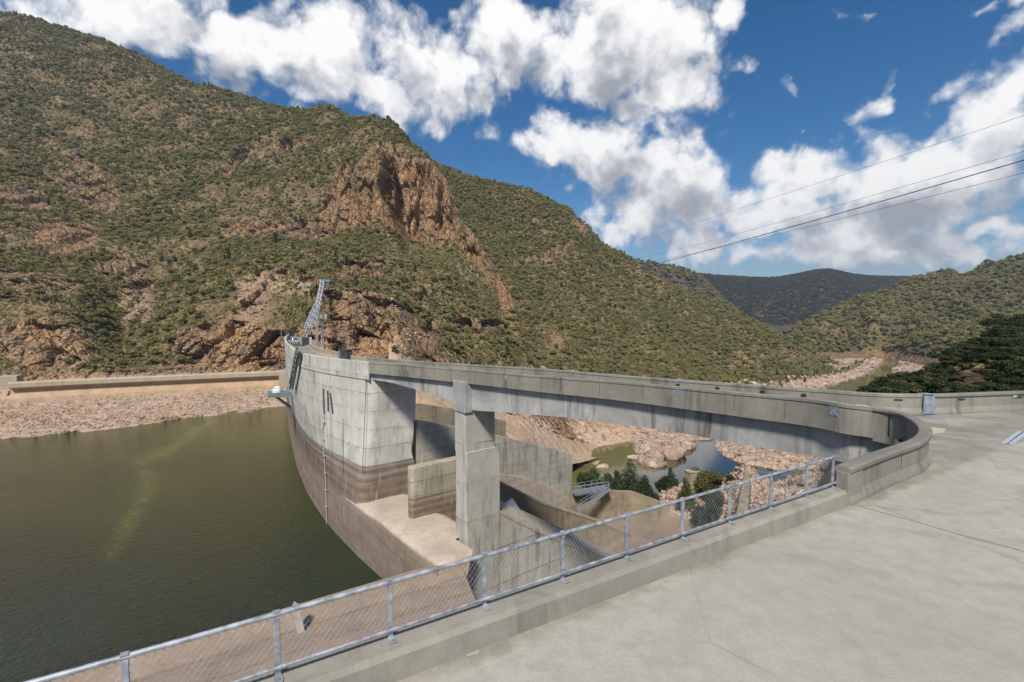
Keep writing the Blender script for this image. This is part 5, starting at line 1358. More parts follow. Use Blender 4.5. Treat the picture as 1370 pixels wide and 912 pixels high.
RIGHT = sheet('right_hills', 0.48, 1.5, 420, [C0, C1, C2, C3, C4], [20, 110, 110, 8], n_hill(1, 1, 101), M['hill'])
# ridge behind, and the far range
E0 = [(740, None, 900, -60), (1120, None, 900, -60)]
E1 = [(740, 300, 1150), (790, 322, 1150), (830, 344, 1150), (860, 352, 1180), (900, 358, 1220), (935, 369, 1250), (965, 400, 1250), (1000, 428, 1250), (1060, 455, 1250), (1120, 470, 1250)]
E2 = [(q[0], None, q[2] + 250, zof(q) - 70) for q in E1]
RIDGE = sheet('middle_ridge', 0.08, 0.7, 200, [E0, E1, E2], [90, 8], n_hill(1, 0.8, 131), M['farhill'])
G0 = [(600, None, 1500, -60), (1700, None, 1500, -60)]
G1 = [(600, 380, 2300), (780, 350, 2300), (880, 358, 2300), (930, 367, 2350), (980, 371, 2400), (1040, 373, 2450), (1080, 365, 2400), (1098, 360.5, 2380), (1115, 361, 2380), (1130, 366, 2400), (1150, 370, 2450), (1215, 371.5, 2600), (1300, 375, 2600), (1700, 372, 2600)]
G2 = [(q[0], None, q[2] + 700, zof(q) - 100) for q in G1]
FAR = sheet('far_range', -0.15, 1.6, 360, [G0, G1, G2], [110, 8], n_hill(2.4, 2.4, 151), M['farhill'])
# dark knoll behind the far parapet
H0 = [(1080, None, 36, -14), (1150, None, 36, -8), (1260, None, 33, -3), (1700, None, 33, -1)]
H1 = [(1080, None, 60, -22), (1150, 556, 55), (1200, 530, 55), (1270, 524, 52), (1330, 522, 52), (1700, 500, 55)]
H2 = [(1080, None, 80, -30), (1150, 535, 75), (1180, 524, 76), (1200, 516, 78), (1225, 512, 82), (1262, 505, 72), (1285, 489, 66), (1330, 480, 66), (1370, 475, 70), (1700, 400, 80)]
H3 = [(1080, None, 110, -45), (1150, 530, 110), (1180, 516, 110), (1200, 508, 110), (1225, 504, 112), (1262, 492, 105), (1285, 470, 100), (1300, 462, 100), (1330, 450, 102), (1350, 434, 104), (1370, 432, 108), (1700, 330, 130)]
H4 = [(q[0], None, q[2] + 90, -60) for q in H3]
def n_knoll(X, Y, Z, px, py, SI):
    bare = blob(px, py, [(1300, 508, 30, 18, 1.1), (1278, 515, 14, 10, 0.9), (1345, 520, 24, 8, 0.7)], 0.4)
    k = sstep(0.6, 1.4, SI) * (1 - sstep(3.0, 3.4, SI) * 0.5)
    f1, f2, cid = cells(X / 2.2, Z / 2.0 + Y / 5, 171)
    push = ((cid - 0.5) * 1.8 - 1.0 * (1 - sstep(0, 0.2, f2 - f1))) * sstep(0.3, 0.8, bare)
    return X, Y - push, Z + k * fbm(X / 9, Y / 9, None, 4, 175) * 1.3, bare
KNOLL = sheet('knoll', 0.6, 1.6, 260, [H0, H1, H2, H3, H4], [16, 50, 50, 20], n_knoll, M['knoll'])

# near bank below the bridge
N0 = [(640, None, 26, -16), (900, None, 26, -14), (1300, None, 30, -10)]
N1 = [(640, None, 60, -37), (900, None, 58, -36), (950, None, 58, -30), (1010, None, 58, -24), (1300, None, 52, -15)]
N2 = [(640, None, 82, -38), (900, None, 82, -37), (950, None, 80, -34), (1000, None, 78, -29), (1060, None, 76, -25), (1140, None, 74, -22), (1300, None, 66, -18)]
N3 = [(640, None, 100, -40), (740, 690, 95), (845, 672, 97), (875, 674, 97), (890, 655, 98), (905, 651, 98), (930, 650, 98), (960, 646, 98), (975, 640, 98), (990, 626, 98), (1004, 620, 97), (1014, 640, 98), (1035, 647, 100), (1060, 640, 102), (1100, 628, 100), (1140, 605, 95), (1300, 560, 88)]
N4 = [(q[0], None, q[2] + 34, -63.5) for q in N3]
def n_near(X, Y, Z, px, py, SI):
    f1, f2, cid = cells(X / 3.0 + 0.3 * vnoise(X / 5, Y / 5, None, 7), Y / 3.6 + Z / 4, 181); g1, g2, c2 = cells(X / 1.1, Y / 1.3 + Z / 1.2, 187)
    m = sstep(0.4, 1.0, SI) * (1 - 0.6 * sstep(2.8, 3.0, SI)) * np.where((px < 905) & (Y < 93), 0.1, 1)
    h = (cid - 0.5) * 2.6 - 1.0 * (1 - sstep(0, 0.2, f2 - f1)) + (c2 - 0.5) * 0.9 + fbm(X / 4, Y / 4, None, 4, 191) * 0.8
    return X, Y, Z + h * m, np.ones_like(X)
NEAR = sheet('rock_bank', -0.08, 0.95, 420, [N0, N1, N2, N3, N4], [30, 110, 120, 30], n_near, M['bankrock'])

# ---- water ---------------------------------------------------------------
def grid_mesh(xs, ys, z):
    vs = np.stack(np.meshgrid(xs, ys), -1).reshape(-1, 2); n = len(xs)
    idx = np.arange(len(vs)).reshape(len(ys), n); fq = np.stack([idx[:-1, :-1], idx[:-1, 1:], idx[1:, 1:], idx[1:, :-1]], -1).reshape(-1, 4)
    me = bpy.data.meshes.new('water'); me.from_pydata([(float(a), float(b), z) for a, b in vs], [], [tuple(int(i) for i in q) for q in fq]); me.update()
    return me, vs
# the reservoir sheet ends at the dam's upstream face
me, vs2 = grid_mesh(np.linspace(-260, 10, 240), np.linspace(8, 200, 170), WR)
cx_, cy_ = topix(vs2[:, 0], vs2[:, 1], np.full(len(vs2), WR))
poly_px = np.array([(290, 560), (262, 575), (245, 590), (218, 607), (185, 618), (200, 640), (196, 660), (182, 680), (172, 700), (160, 722), (146, 742)], float)
dmin = np.full(len(vs2), 99.0)
wn = 10 * fbm(cx_ / 16, cy_ / 16, None, 3, 201)
for a_, b_ in zip(poly_px[:-1], poly_px[1:]):
    ab_ = b_ - a_; t_ = np.clip(((cx_ - a_[0]) * ab_[0] + (cy_ - a_[1]) * ab_[1]) / (ab_ @ ab_), 0, 1)
    dmin = np.minimum(dmin, np.hypot(cx_ - a_[0] - t_ * ab_[0], cy_ - a_[1] - t_ * ab_[1]) + wn * 0.4)
al = np.exp(-(np.clip(dmin, 0, 99) / 7.0) ** 2) * 0.95 + 0.30 * np.exp(-((cx_ - 330) / 90) ** 2 - ((cy_ - 575) / 26) ** 2) + 0.15 * np.exp(-((cx_ - 120) / 60) ** 2 - ((cy_ - 690) / 16) ** 2)
bm = bmesh.new(); bm.from_mesh(me)
kill = []
for v_, (x_, y_) in zip(list(bm.verts), vs2):
    j = int(np.argmin((LW[:, 0] - x_) ** 2 + (LW[:, 1] - y_) ** 2)); nn_ = normals2(LW)[j] if False else None
lwn = normals2(LW)
bm.verts.ensure_lookup_table()
for i_, (x_, y_) in enumerate(vs2):
    j = int(np.argmin((LW[:, 0] - x_) ** 2 + (LW[:, 1] - y_) ** 2))
    if (x_ - LW[j, 0]) * lwn[j, 0] + (y_ - LW[j, 1]) * lwn[j, 1] > 3.0: kill.append(bm.verts[i_])
keep = np.ones(len(vs2), bool)
for v_ in kill: keep[v_.index] = False
bmesh.ops.delete(bm, geom=kill, context='VERTS'); bm.to_mesh(me); bm.free()
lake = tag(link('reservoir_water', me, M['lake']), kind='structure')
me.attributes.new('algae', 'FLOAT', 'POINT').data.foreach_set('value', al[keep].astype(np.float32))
me2, _ = grid_mesh(np.linspace(-20, 900, 12), np.linspace(100, 980, 12), RV)
river = tag(link('river_water', me2, M['river']), kind='structure')
# ground sheet to the horizon, below everything
mb = MB(); s_ = 9000; mb.add([(-s_, -s_, -66), (s_, -s_, -66), (s_, s_, -66), (-s_, s_, -66)], [(0, 1, 2, 3)])
tag(link('ground', mb.mesh('ground', fix=False), M['hill']), kind='structure')
# ------------------------------------------------------------------ plants and stones
def leaf_cloud(lobes, n, size, seed, droop=0.0, shell=0.55):
    """many small leaf-spray faces through the volume of several lobes [(x, y, z, rx, ry, rz)]"""
    r = np.random.default_rng(seed); w = np.array([l[3] * l[4] * l[5] for l in lobes]) ** 0.8; w /= w.sum()
    k = r.choice(len(lobes), n, p=w); L = np.array(lobes)[k]
    d = r.normal(size=(n, 3)); d /= np.linalg.norm(d, axis=1)[:, None]; rad = (shell + (1 - shell) * r.random(n)) ** 0.7
    c = L[:, :3] + d * L[:, 3:] * rad[:, None] * (0.85 + 0.3 * r.random((n, 1)))
    nrm = d + r.normal(size=(n, 3)) * 0.7 + np.array([0, 0, 0.45]); nrm /= np.linalg.norm(nrm, axis=1)[:, None]
    u = np.cross(nrm, r.normal(size=(n, 3))); u /= np.linalg.norm(u, axis=1)[:, None] + 1e-9; v = np.cross(nrm, u)
    s = size * (0.6 + 0.8 * r.random((n, 1)))
    q = [c + u * s, c + v * s * 0.6 + nrm * s * 0.12, c - u * s - np.array([0, 0, droop]) * s, c - v * s * 0.6 - nrm * s * 0.12]
    V = np.stack(q, 1).reshape(-1, 3)
    Fq = np.arange(4 * n).reshape(-1, 4)
    return V, Fq
def crown_mesh(name, lobes, n, size, seed, **kw):
    V, Fq = leaf_cloud(lobes, n, size, seed, **kw)
    me = bpy.data.meshes.new(name); me.vertices.add(len(V)); me.vertices.foreach_set('co', V.astype(np.float32).ravel())
    me.loops.add(Fq.size); me.loops.foreach_set('vertex_index', Fq.astype(np.int32).ravel())
    me.polygons.add(len(Fq)); me.polygons.foreach_set('loop_start', np.arange(0, Fq.size, 4, dtype=np.int32)); me.polygons.foreach_set('loop_total', np.full(len(Fq), 4, np.int32))
    me.update(calc_edges=True); me['local'] = True
    return me
def trunk_mesh(name, h, r, limbs, seed):
    rr = random.Random(seed); mb = MB()
    top = Vector((rr.uniform(-.1, .1) * h, rr.uniform(-.1, .1) * h, h))
    mb.tube([(0, 0, -0.8), top * 0.45 + Vector((rr.uniform(-.06, .06) * h, 0, 0)), top], r, 7, r * 0.45)
    for l in limbs:
        e = Vector(l[:3]) * 0.95; b = top * rr.uniform(0.5, 0.95)
        mb.tube([b, b.lerp(e, 0.5) + Vector((0, 0, 0.05 * h)), e], r * 0.45, 5, r * 0.15)
    me = mb.mesh(name); me['local'] = True; return me

def euc_lobes(rr, R_, H_):
    L = [(0, 0, H_ * 0.72, R_ * 0.6, R_ * 0.6, H_ * 0.25)]
    for k in range(rr.randint(4, 6)):
        a = rr.random() * 6.28; d = R_ * rr.uniform(0.35, 0.75); q = R_ * rr.uniform(0.3, 0.5)
        L.append((math.cos(a) * d, math.sin(a) * d, H_ * rr.uniform(0.35, 0.85), q, q, H_ * rr.uniform(0.12, 0.2)))
    return L
SLOPE = []     # (crown, trunk) mesh variants for the slope trees
for i in range(7):
    rr = random.Random(40 + i); R_ = 1.0; H_ = rr.uniform(1.3, 1.9); L = euc_lobes(rr, R_, H_)
    if i in (4, 5): L = [(0, 0, 0.45, 0.8, 0.8, 0.42), (0.5, 0.2, 0.35, 0.5, 0.5, 0.32), (-0.45, 0.3, 0.4, 0.5, 0.5, 0.3), (0.1, -0.5, 0.3, 0.5, 0.5, 0.28)]
    if i == 6: L = [(0, 0, 0.5, 0.5, 0.5, 0.4), (0, 0, 1.1, 0.42, 0.42, 0.5), (0.1, 0, 1.7, 0.25, 0.25, 0.4)]
    cm = crown_mesh('crown', L, 260 if i < 4 else 220, 0.15, 60 + i); cm.materials.append(M['leaf'] if i != 6 else M['leafcas'])
    tm = trunk_mesh('trunk', H_ * 0.5 if i < 4 else 0.3, 0.055, L[1:5], 70 + i); tm.materials.append(M['bark'])
    SLOPE.append((cm, tm))

def child(name, me, parent):
    o = bpy.data.objects.new(name, me); COL.objects.link(o); o.parent = parent; return o

# candidates on the slopes: random vertices weighted by their true area
def candidates(sh, n, dens, rows=None, seed=5):
    r = np.random.default_rng(seed)
    X, Y, Z = sh['X'], sh['Y'], sh['Z']
    e1 = np.stack([np.gradient(q, axis=1) for q in (X, Y, Z)], -1); e0 = np.stack([np.gradient(q, axis=0) for q in (X, Y, Z)], -1)
    area = np.linalg.norm(np.cross(e1, e0), axis=-1)
    w = area * dens(X, Y, Z, sh)
    w = w.ravel(); w = w / w.sum(); k = r.choice(len(w), n, p=w)
    j = (r.random((n, 2)) - 0.5)
    i0_, j0_ = np.unravel_index(k, X.shape)
    p = np.stack([X.ravel()[k] + j[:, 0] * e1[i0_, j0_, 0] + j[:, 1] * e0[i0_, j0_, 0], Y.ravel()[k] + j[:, 0] * e1[i0_, j0_, 1] + j[:, 1] * e0[i0_, j0_, 1], Z.ravel()[k] + j[:, 0] * e1[i0_, j0_, 2] + j[:, 1] * e0[i0_, j0_, 2]], -1)
    return p, sh['bare'].ravel()[k]

def scatter(name, pts, scale, sources, label=None, seed=1, zoff=-0.1, tilt=0.0, sz=(0.8, 1.2), alt=None, few=None):
    """one 'stuff' object: instances of the source things' meshes at the points"""
    r = np.random.default_rng(seed); n = len(pts)
    me = bpy.data.meshes.new(name); me.vertices.add(n)
    pp_ = pts.copy(); pp_[:, 2] += zoff * scale
    me.vertices.foreach_set('co', pp_.astype(np.float32).ravel())
    ix = r.integers(0, len(sources), n)
    if few is not None: ix = np.where((ix == few) & (r.random(n) < 0.75), r.integers(0, few, n), ix)      # that kind is rare
    if alt: scale = np.where(ix >= 3, scale * alt, scale)      # the second half of the sources are bigger meshes
    sc = np.stack([scale, scale, scale * r.uniform(*sz, n)], -1)
    me.attributes.new('scl', 'FLOAT_VECTOR', 'POINT').data.foreach_set('vector', sc.astype(np.float32).ravel())
    rot = np.stack([r.uniform(-tilt, tilt, n), r.uniform(-tilt, tilt, n), r.uniform(0, 6.283, n)], -1)
    me.attributes.new('rot', 'FLOAT_VECTOR', 'POINT').data.foreach_set('vector', rot.astype(np.float32).ravel())
    me.attributes.new('idx', 'INT', 'POINT').data.foreach_set('value', ix.astype(np.int32))
    o = bpy.data.objects.new(name, me); COL.objects.link(o); tag(o, kind='stuff')
    g = bpy.data.node_groups.new(name + '_nodes', 'GeometryNodeTree')
    g.interface.new_socket('Geometry', in_out='INPUT', socket_type='NodeSocketGeometry'); g.interface.new_socket('Geometry', in_out='OUTPUT', socket_type='NodeSocketGeometry')
    gi = g.nodes.new('NodeGroupInput'); go = g.nodes.new('NodeGroupOutput'); iop = g.nodes.new('GeometryNodeInstanceOnPoints'); gti = g.nodes.new('GeometryNodeGeometryToInstance')
    for s in reversed(sources):
        oi = g.nodes.new('GeometryNodeObjectInfo'); oi.inputs['Object'].default_value = s; oi.transform_space = 'ORIGINAL'
        g.links.new(oi.outputs['Geometry'], gti.inputs[0])
    def at(nm, ty):
        a = g.nodes.new('GeometryNodeInputNamedAttribute'); a.data_type = ty; a.inputs[0].default_value = nm; return a.outputs[0]
    g.links.new(gi.outputs[0], iop.inputs['Points']); g.links.new(gti.outputs[0], iop.inputs['Instance'])
    iop.inputs['Pick Instance'].default_value = True
    g.links.new(at('idx', 'INT'), iop.inputs['Instance Index'])
    rr_ = g.nodes.new('FunctionNodeEulerToRotation'); g.links.new(at('rot', 'FLOAT_VECTOR'), rr_.inputs[0]); g.links.new(rr_.outputs[0], iop.inputs['Rotation'])
    g.links.new(at('scl', 'FLOAT_VECTOR'), iop.inputs['Scale']); g.links.new(iop.outputs[0], go.inputs[0])
    md = o.modifiers.new('scatter', 'NODES'); md.node_group = g
    return o

def cover(X, Y, Z, sh):
    px, py = topix(X, Y, Z)
    cl = fbm(X / 28, Y / 28, Z / 28, 4, 301)
    bare = sh['bare']
    return np.clip(0.9 + 2.2 * cl, 0.08, 2.6) * np.clip(1.1 - 1.35 * bare, 0.012, 1) * (sh['si'] > 2.1)
pM, bM = candidates(LEFT, 38000, lambda X, Y, Z, s: cover(X, Y, Z, s) * (s['si'] < 7.02) * np.clip(240 / Y, 0.45, 1.3))
pB, bB = candidates(BACK, 34000, lambda X, Y, Z, s: (np.clip(1.0 + 1.4 * fbm(X / 30, Y / 30, Z / 30, 4, 311), 0.08, 2.4)) * np.clip(1.12 - 1.3 * s['bare'], 0.02, 1) * (s['si'] > 1.25) * (s['si'] < 4.05), seed=6)
rs = np.random.default_rng(77)
sM = (0.62 + 1.75 * rs.random(len(pM)) ** 2.6) * np.clip(0.85 + (pM[:, 1] - 200) / 420, 0.75, 1.75)
sB = (0.7 + 1.8 * rs.random(len(pB)) ** 2.4) * np.clip(0.9 + (pB[:, 1] - 250) / 600, 0.8, 1.5)
# the trees that show largest are things of their own
al_p = np.concatenate([pM, pB]); al_s = np.concatenate([sM, sB])
x_, y_ = topix(al_p[:, 0], al_p[:, 1], al_p[:, 2])
hid = (al_p[:, 1] < 0) | (x_ < -10) | (x_ > 1380) | ((x_ > 440) & (y_ > 478)) | (y_ > 545)
rank = np.argsort(-(al_s / al_p[:, 1]) * (~hid)); big = rank[:250]
mask = np.ones(len(al_p), bool); mask[big] = False
kinds = {}
LBL = {0: ('eucalypt_tree', 'grey green eucalypt among rocks on the lower slope across the dam', 'tree', 'eucalypts on the lower mountain slope'),
       4: ('slope_bush', 'low rounded olive bush among rocks on the lower mountain slope', 'bush', 'bushes on the lower mountain slope'),
       6: ('slender_tree', 'slender dark green native pine on the lower mountain slope', 'tree', 'native pines on the lower mountain slope')}
SRC = [None] * 7
for n_, i in enumerate(big):
    v_ = n_ if n_ < 7 else int(rs.choice(7, p=[.19, .19, .19, .19, .1, .09, .05])); kd_ = 0 if v_ < 4 else (4 if v_ < 6 else 6)
    nm, lb, ct, gp = LBL[kd_]
    p_ = al_p[i]; e = empty(nm, Vector(p_) - Vector((0, 0, 0.1)), lb, ct, gp, rz=float(rs.random() * 6.28)); s_ = float(al_s[i]) * (1.15 if kd_ != 6 else 1.3)
    e.scale = (s_, s_, s_ * float(rs.uniform(0.85, 1.2)))
    c_ = child('crown', SLOPE[v_][0], e); child('trunk', SLOPE[v_][1], e)
    if SRC[v_] is None: SRC[v_] = c_
scatter('slope_vegetation', al_p[mask], al_s[mask], SRC, seed=3, few=6)
# shrub floor: low scrub between the trees
pS, _ = candidates(LEFT, 22000, lambda X, Y, Z, s: np.clip(1.0 - 1.25 * s['bare'], 0.02, 1) * (s['si'] > 2.15) * (s['si'] < 7.0) * np.clip(220 / Y, 0.3, 1.5), seed=15)
pS2, _ = candidates(BACK, 14000, lambda X, Y, Z, s: np.clip(1.0 - 0.8 * s['bare'], 0.1, 1) * (s['si'] > 1.1) * (s['si'] < 4.0), seed=16)
pS = np.concatenate([pS, pS2]); scatter('slope_scrub', pS, (0.5 + 0.7 * rs.random(len(pS))) * np.clip(pS[:, 1] / 280, 0.7, 1.6), [SRC[4], SRC[5]], seed=9)
# ---- stones
def stone(name, seed, sub=3, flat=0.7):
    bm = bmesh.new(); bmesh.ops.create_icosphere(bm, subdivisions=sub, radius=1.0)
    r = random.Random(seed); planes = [(Vector((r.gauss(0, 1), r.gauss(0, 1), r.gauss(0, 0.8))).normalized(), r.uniform(0.55, 0.85)) for _ in range(11)]
    co = np.array([v.co for v in bm.verts]); nz = fbm(co[:, 0] * 1.6 + seed, co[:, 1] * 1.6, co[:, 2] * 1.6, 4, seed)
    for v, n in zip(bm.verts, nz):
        for pn_, pd_ in planes:
            k = v.co.dot(pn_) - pd_
            if k > 0: v.co -= pn_ * k * 0.9
        v.co *= 1 + 0.16 * n; v.co.z *= flat
    me = bpy.data.meshes.new(name); bm.to_mesh(me); bm.free(); me.materials.append(M['boulder']); me['local'] = True
    me.polygons.foreach_set('use_smooth', [sub > 2] * len(me.polygons))
    return me
STN = [stone('boulder', 500 + i) for i in range(5)]
STL = [stone('boulder', 520 + i, 2) for i in range(3)]
isl = [(905, 610, 6.0, 'broad flat grey pink boulder at the top of the river island'), (876, 614, 4.6, 'pink boulder on the left shoulder of the river island'), (858, 619, 3.4, 'rounded tan boulder at the left tip of the river island'),
       (866, 622, 2.6, 'small wedge shaped boulder at the water on the left of the river island'), (874, 624, 2.8, 'small pale boulder in the front row of the river island beside the wedge'), (885, 623, 3.0, 'lone rounded boulder at the front tip of the river island'),
       (898, 612, 5.0, 'long sloping pink boulder at the right edge of the river island'), (866, 604, 5.0, 'long low pale boulder along the back of the river island'), (918, 600, 4.0, 'pale boulder beside the pool at the right of the rubble bank'),
       (925, 597, 3.4, 'small pale boulder against the bridge girder line by the pool'), (846, 613, 2.4, 'tiny pale boulder in the pool just left of the island'), (778, 621, 3.4, 'low pale flat rock awash in the pool nearest the wing wall'), (797, 619, 3.0, 'small pale rock awash in the pool beyond the first conifer'), (806, 624, 4.2, 'wide pale rock awash in the pool above the bushes')]
for k, (px, py, s_, lb) in enumerate(isl):
    p_ = P(px, py, z=RV); o = bpy.data.objects.new('river_boulder', STN[k % 5]); COL.objects.link(o)
    o.location = p_ + Vector((0, 0, 0.25 * s_ if k < 11 else -0.1)); o.scale = (s_ * random.uniform(0.8, 1.1), s_ * random.uniform(0.7, 1.0), s_ * (random.uniform(0.75, 1.0) if k < 11 else 0.4)); o.rotation_euler = (random.uniform(-.3, .3), random.uniform(-.3, .3), random.random() * 6)
    tag(o, lb, 'boulder', 'boulders in the river pool')
SB = [o for o in COL.objects if o.name.startswith('river_boulder')][:5]
# rubble: reservoir shore, river bars, near bank, foot of the slopes
pL, _ = candidates(LEFT, 9000, lambda X, Y, Z, s: (s['si'] > 0.0) * (s['si'] < 1.1) * np.clip(0.6 + fbm(X / 9, Y / 9, None, 3, 401), 0.05, 2) * (X < -60), seed=31)
scatter('shore_rubble', pL, 0.10 + 0.5 * rs.random(len(pL)) ** 3, SB, seed=32, tilt=0.5, sz=(0.5, 0.9), zoff=0.1)
pL2, _ = candidates(LEFT, 1500, lambda X, Y, Z, s: (s['si'] > 2.0) * (s['si'] < 3.3) * np.clip(s['bare'] - 0.15, 0.02, 1), seed=33)
scatter('slope_rubble', pL2, (0.25 + 0.9 * rs.random(len(pL2)) ** 3) * np.clip(pL2[:, 1] / 250, 0.8, 1.8), SB, seed=34, tilt=0.6, sz=(0.6, 1.1), zoff=0.1)
pQ, _ = candidates(FLOOR, 9000, lambda X, Y, Z, s: (Z > RV - 0.3) * (Y < 640) * np.clip(260 / Y, 0.2, 1.2) * np.clip(0.5 + fbm(X / 8, Y / 8, None, 3, 403), 0.05, 2), seed=35)
scatter('river_rubble', pQ, (0.35 + 1.5 * rs.random(len(pQ)) ** 3) * np.clip(pQ[:, 1] / 240, 0.7, 2.0), SB, seed=36, tilt=0.5, sz=(0.5, 0.9), zoff=0.1)
pQ2, _ = candidates(BACK, 2600, lambda X, Y, Z, s: (s['si'] > 0.5) * (s['si'] < 1.5) + 0 * X, seed=37)
scatter('bank_rubble', pQ2, 0.5 + 2.2 * rs.random(len(pQ2)) ** 3, SB, seed=38, tilt=0.5, zoff=0.1)
pN, _ = candidates(NEAR, 3800, lambda X, Y, Z, s: (s['si'] > 1.0) * (s['si'] < 3.1) * np.clip(0.3 + fbm(X / 5, Y / 5, None, 3, 405), 0.02, 2) * (s['px'] > 885), seed=39)
scatter('near_rubble', pN, 0.10 + 0.7 * rs.random(len(pN)) ** 4, SB, seed=40, tilt=0.6, zoff=0.15)

# ---- trees and bushes near the structures, each its own
def ground_z(sh, x, y):
    k = np.argmin((sh['X'] - x) ** 2 + (sh['Y'] - y) ** 2); return float(sh['Z'].ravel()[k])
def plant(name, base, h, w, kind, seed, label, cat, mat, n=2600, leaf=0.13, group=None):
    e = empty(name, base, label, cat, group); rr = random.Random(seed)
    if kind == 'cone':
        L = [(rr.uniform(-.06, .06) * w, rr.uniform(-.06, .06) * w, h * t, w * (0.52 - 0.46 * t) + 0.1, w * (0.52 - 0.46 * t) + 0.1, h * 0.11) for t in (0.12, 0.25, 0.38, 0.5, 0.62, 0.74, 0.86, 0.95)]
        L += [(math.cos(a) * w * 0.33, math.sin(a) * w * 0.33, h * rr.uniform(0.15, 0.45), w * 0.16, w * 0.16, h * 0.12) for a in [rr.random() * 6.28 for _ in range(7)]]
        dr_ = 0.3
    else:
        L = [(0, 0, h * 0.5, w * 0.3, w * 0.3, h * 0.3)]
        for k in range(9):
            a = rr.random() * 6.28; d = w * rr.uniform(0.15, 0.42); L.append((math.cos(a) * d, math.sin(a) * d, h * rr.uniform(0.2, 0.85), w * rr.uniform(0.12, 0.22), w * rr.uniform(0.12, 0.22), h * rr.uniform(0.1, 0.2)))
        dr_ = 0.0
    cm = crown_mesh('crown', L, n, leaf, seed, droop=dr_, shell=0.35); cm.materials.append(mat); child('crown', cm, e)
    tm = trunk_mesh('trunk', h * (0.8 if kind == 'cone' else 0.45), max(0.08, h * 0.025), L[1:6], seed); tm.materials.append(M['bark']); child('trunk', tm, e)
    return e
for px, top, bot, d, w, kind, mt, nm, lb, ct, gp in [
        (789, 623, 668, 95, 6.0, 'round', 'leafcas', 'bush', 'bluish green bush behind the railed steel platform', 'bush', None),
        (807, 630, 670, 96, 4.6, 'round', 'leafcas', 'bush', 'lower dull green bush between the platform and the pointed conifer', 'bush', None),
        (843, 617, 676, 94, 9.6, 'cone', 'leafcas', 'conifer_tree', 'tall pointed dark green conifer behind the ochre retaining wall', 'tree', None),
        (825, 630, 674, 93, 6.4, 'cone', 'leafcas', 'conifer_tree', 'shorter dark conifer touching the left side of the tall pointed one', 'tree', None),
        (863, 637, 676, 95, 6.0, 'cone', 'leafcas', 'conifer_tree', 'small conifer on the right skirt of the tall pointed one above the wall', 'tree', None),
        (897, 626, 660, 100, 3.4, 'cone', 'leafcas', 'conifer_tree', 'young green conifer on top of the pink rock mound', 'tree', None),
        (886, 633, 660, 100, 3.4, 'round', 'leafdark', 'bush', 'ragged dark bush at the left edge of the pink rock mound', 'bush', None),
        (941, 621, 672, 92, 6.6, 'round', 'leafolive', 'broadleaf_tree', 'bushy olive green tree behind the fence right of the concrete block', 'tree', None),
        (917, 638, 676, 90, 4.0, 'cone', 'leafcas', 'conifer_tree', 'small green conifer in front of the squat concrete block', 'tree', None),
        (955, 645, 690, 84, 4.6, 'round', 'leafdark', 'bush', 'dark bush below the bushy olive tree behind the fence', 'bush', None),
        (935, 660, 700, 82, 3.6, 'round', 'leafdark', 'bush', 'low dark bush in the hollow left of the narrow cutoff wall', 'bush', None),
        (980, 633, 650, 96, 2.4, 'round', 'leafolive', 'bush', 'tiny olive bush beside the top of the narrow cutoff wall', 'bush', None)]:
    b_ = P(px, bot, d=d); t_ = P(px, top, d=d); gz = ground_z(NEAR, b_.x, b_.y)
    base = Vector((b_.x, b_.y, min(gz, t_.z - 1.2) if px > 870 else min(b_.z, t_.z - 3.0)))
    plant(nm, base, t_.z - base.z, w, kind, int(px), lb, ct, M[mt], 6500 if w > 4 else 3200, 0.17 if w > 4 else 0.14, gp)
# dark scrub on the knoll behind the far parapet
kn_ = [(1175, 507, 80, 3.4, 'leafolive'), (1187, 500, 82, 4.0, 'leafolive'), (1203, 492, 84, 4.6, 'leafolive'), (1218, 499, 80, 4.0, 'leafolive'), (1228, 505, 72, 4.2, 'leafdark'), (1243, 497, 74, 5.0, 'leafdark'), (1240, 512, 58, 3.2, 'leafolive'), (1212, 514, 60, 3.0, 'leafolive'),
       (1258, 480, 86, 5.4, 'leafdark'), (1274, 466, 92, 6.6, 'leafdark'), (1290, 458, 96, 6.0, 'leafdark'), (1285, 476, 70, 5.0, 'leafdark'), (1306, 453, 98, 6.2, 'leafdark'), (1318, 456, 86, 5.6, 'leafdark'), (1262, 497, 64, 3.6, 'leafdark'), (1252, 512, 50, 2.6, 'leafdark'),
       (1332, 442, 98, 6.0, 'leafdark'), (1347, 419, 100, 7.6, 'leafdark'), (1362, 434, 92, 6.6, 'leafdark'), (1372, 427, 96, 7.2, 'leafdark'), (1345, 452, 76, 6.2, 'leafdark'), (1366, 455, 72, 6.0, 'leafdark'), (1328, 470, 66, 5.2, 'leafdark'), (1352, 474, 58, 4.6, 'leafdark'), (1372, 478, 54, 4.6, 'leafdark'),
       (1307, 476, 68, 4.8, 'leafdark'), (1300, 520, 46, 1.6, 'leafdark'), (1276, 521, 46, 1.8, 'leafdark'), (1345, 500, 50, 3.6, 'leafdark'), (1366, 504, 48, 3.8, 'leafdark'), (1395, 440, 90, 7.0, 'leafdark'), (1400, 480, 60, 6, 'leafdark'), (1330, 512, 46, 2.2, 'leafdark')]
SPEC = {0: 'pale olive bush at the left foot of the dark knoll', 2: 'tallest pale olive bush left of the dark knoll', 17: 'dark tree rising highest on the knoll at the right edge', 26: 'tiny dark bush growing on the orange rock face', 13: None}
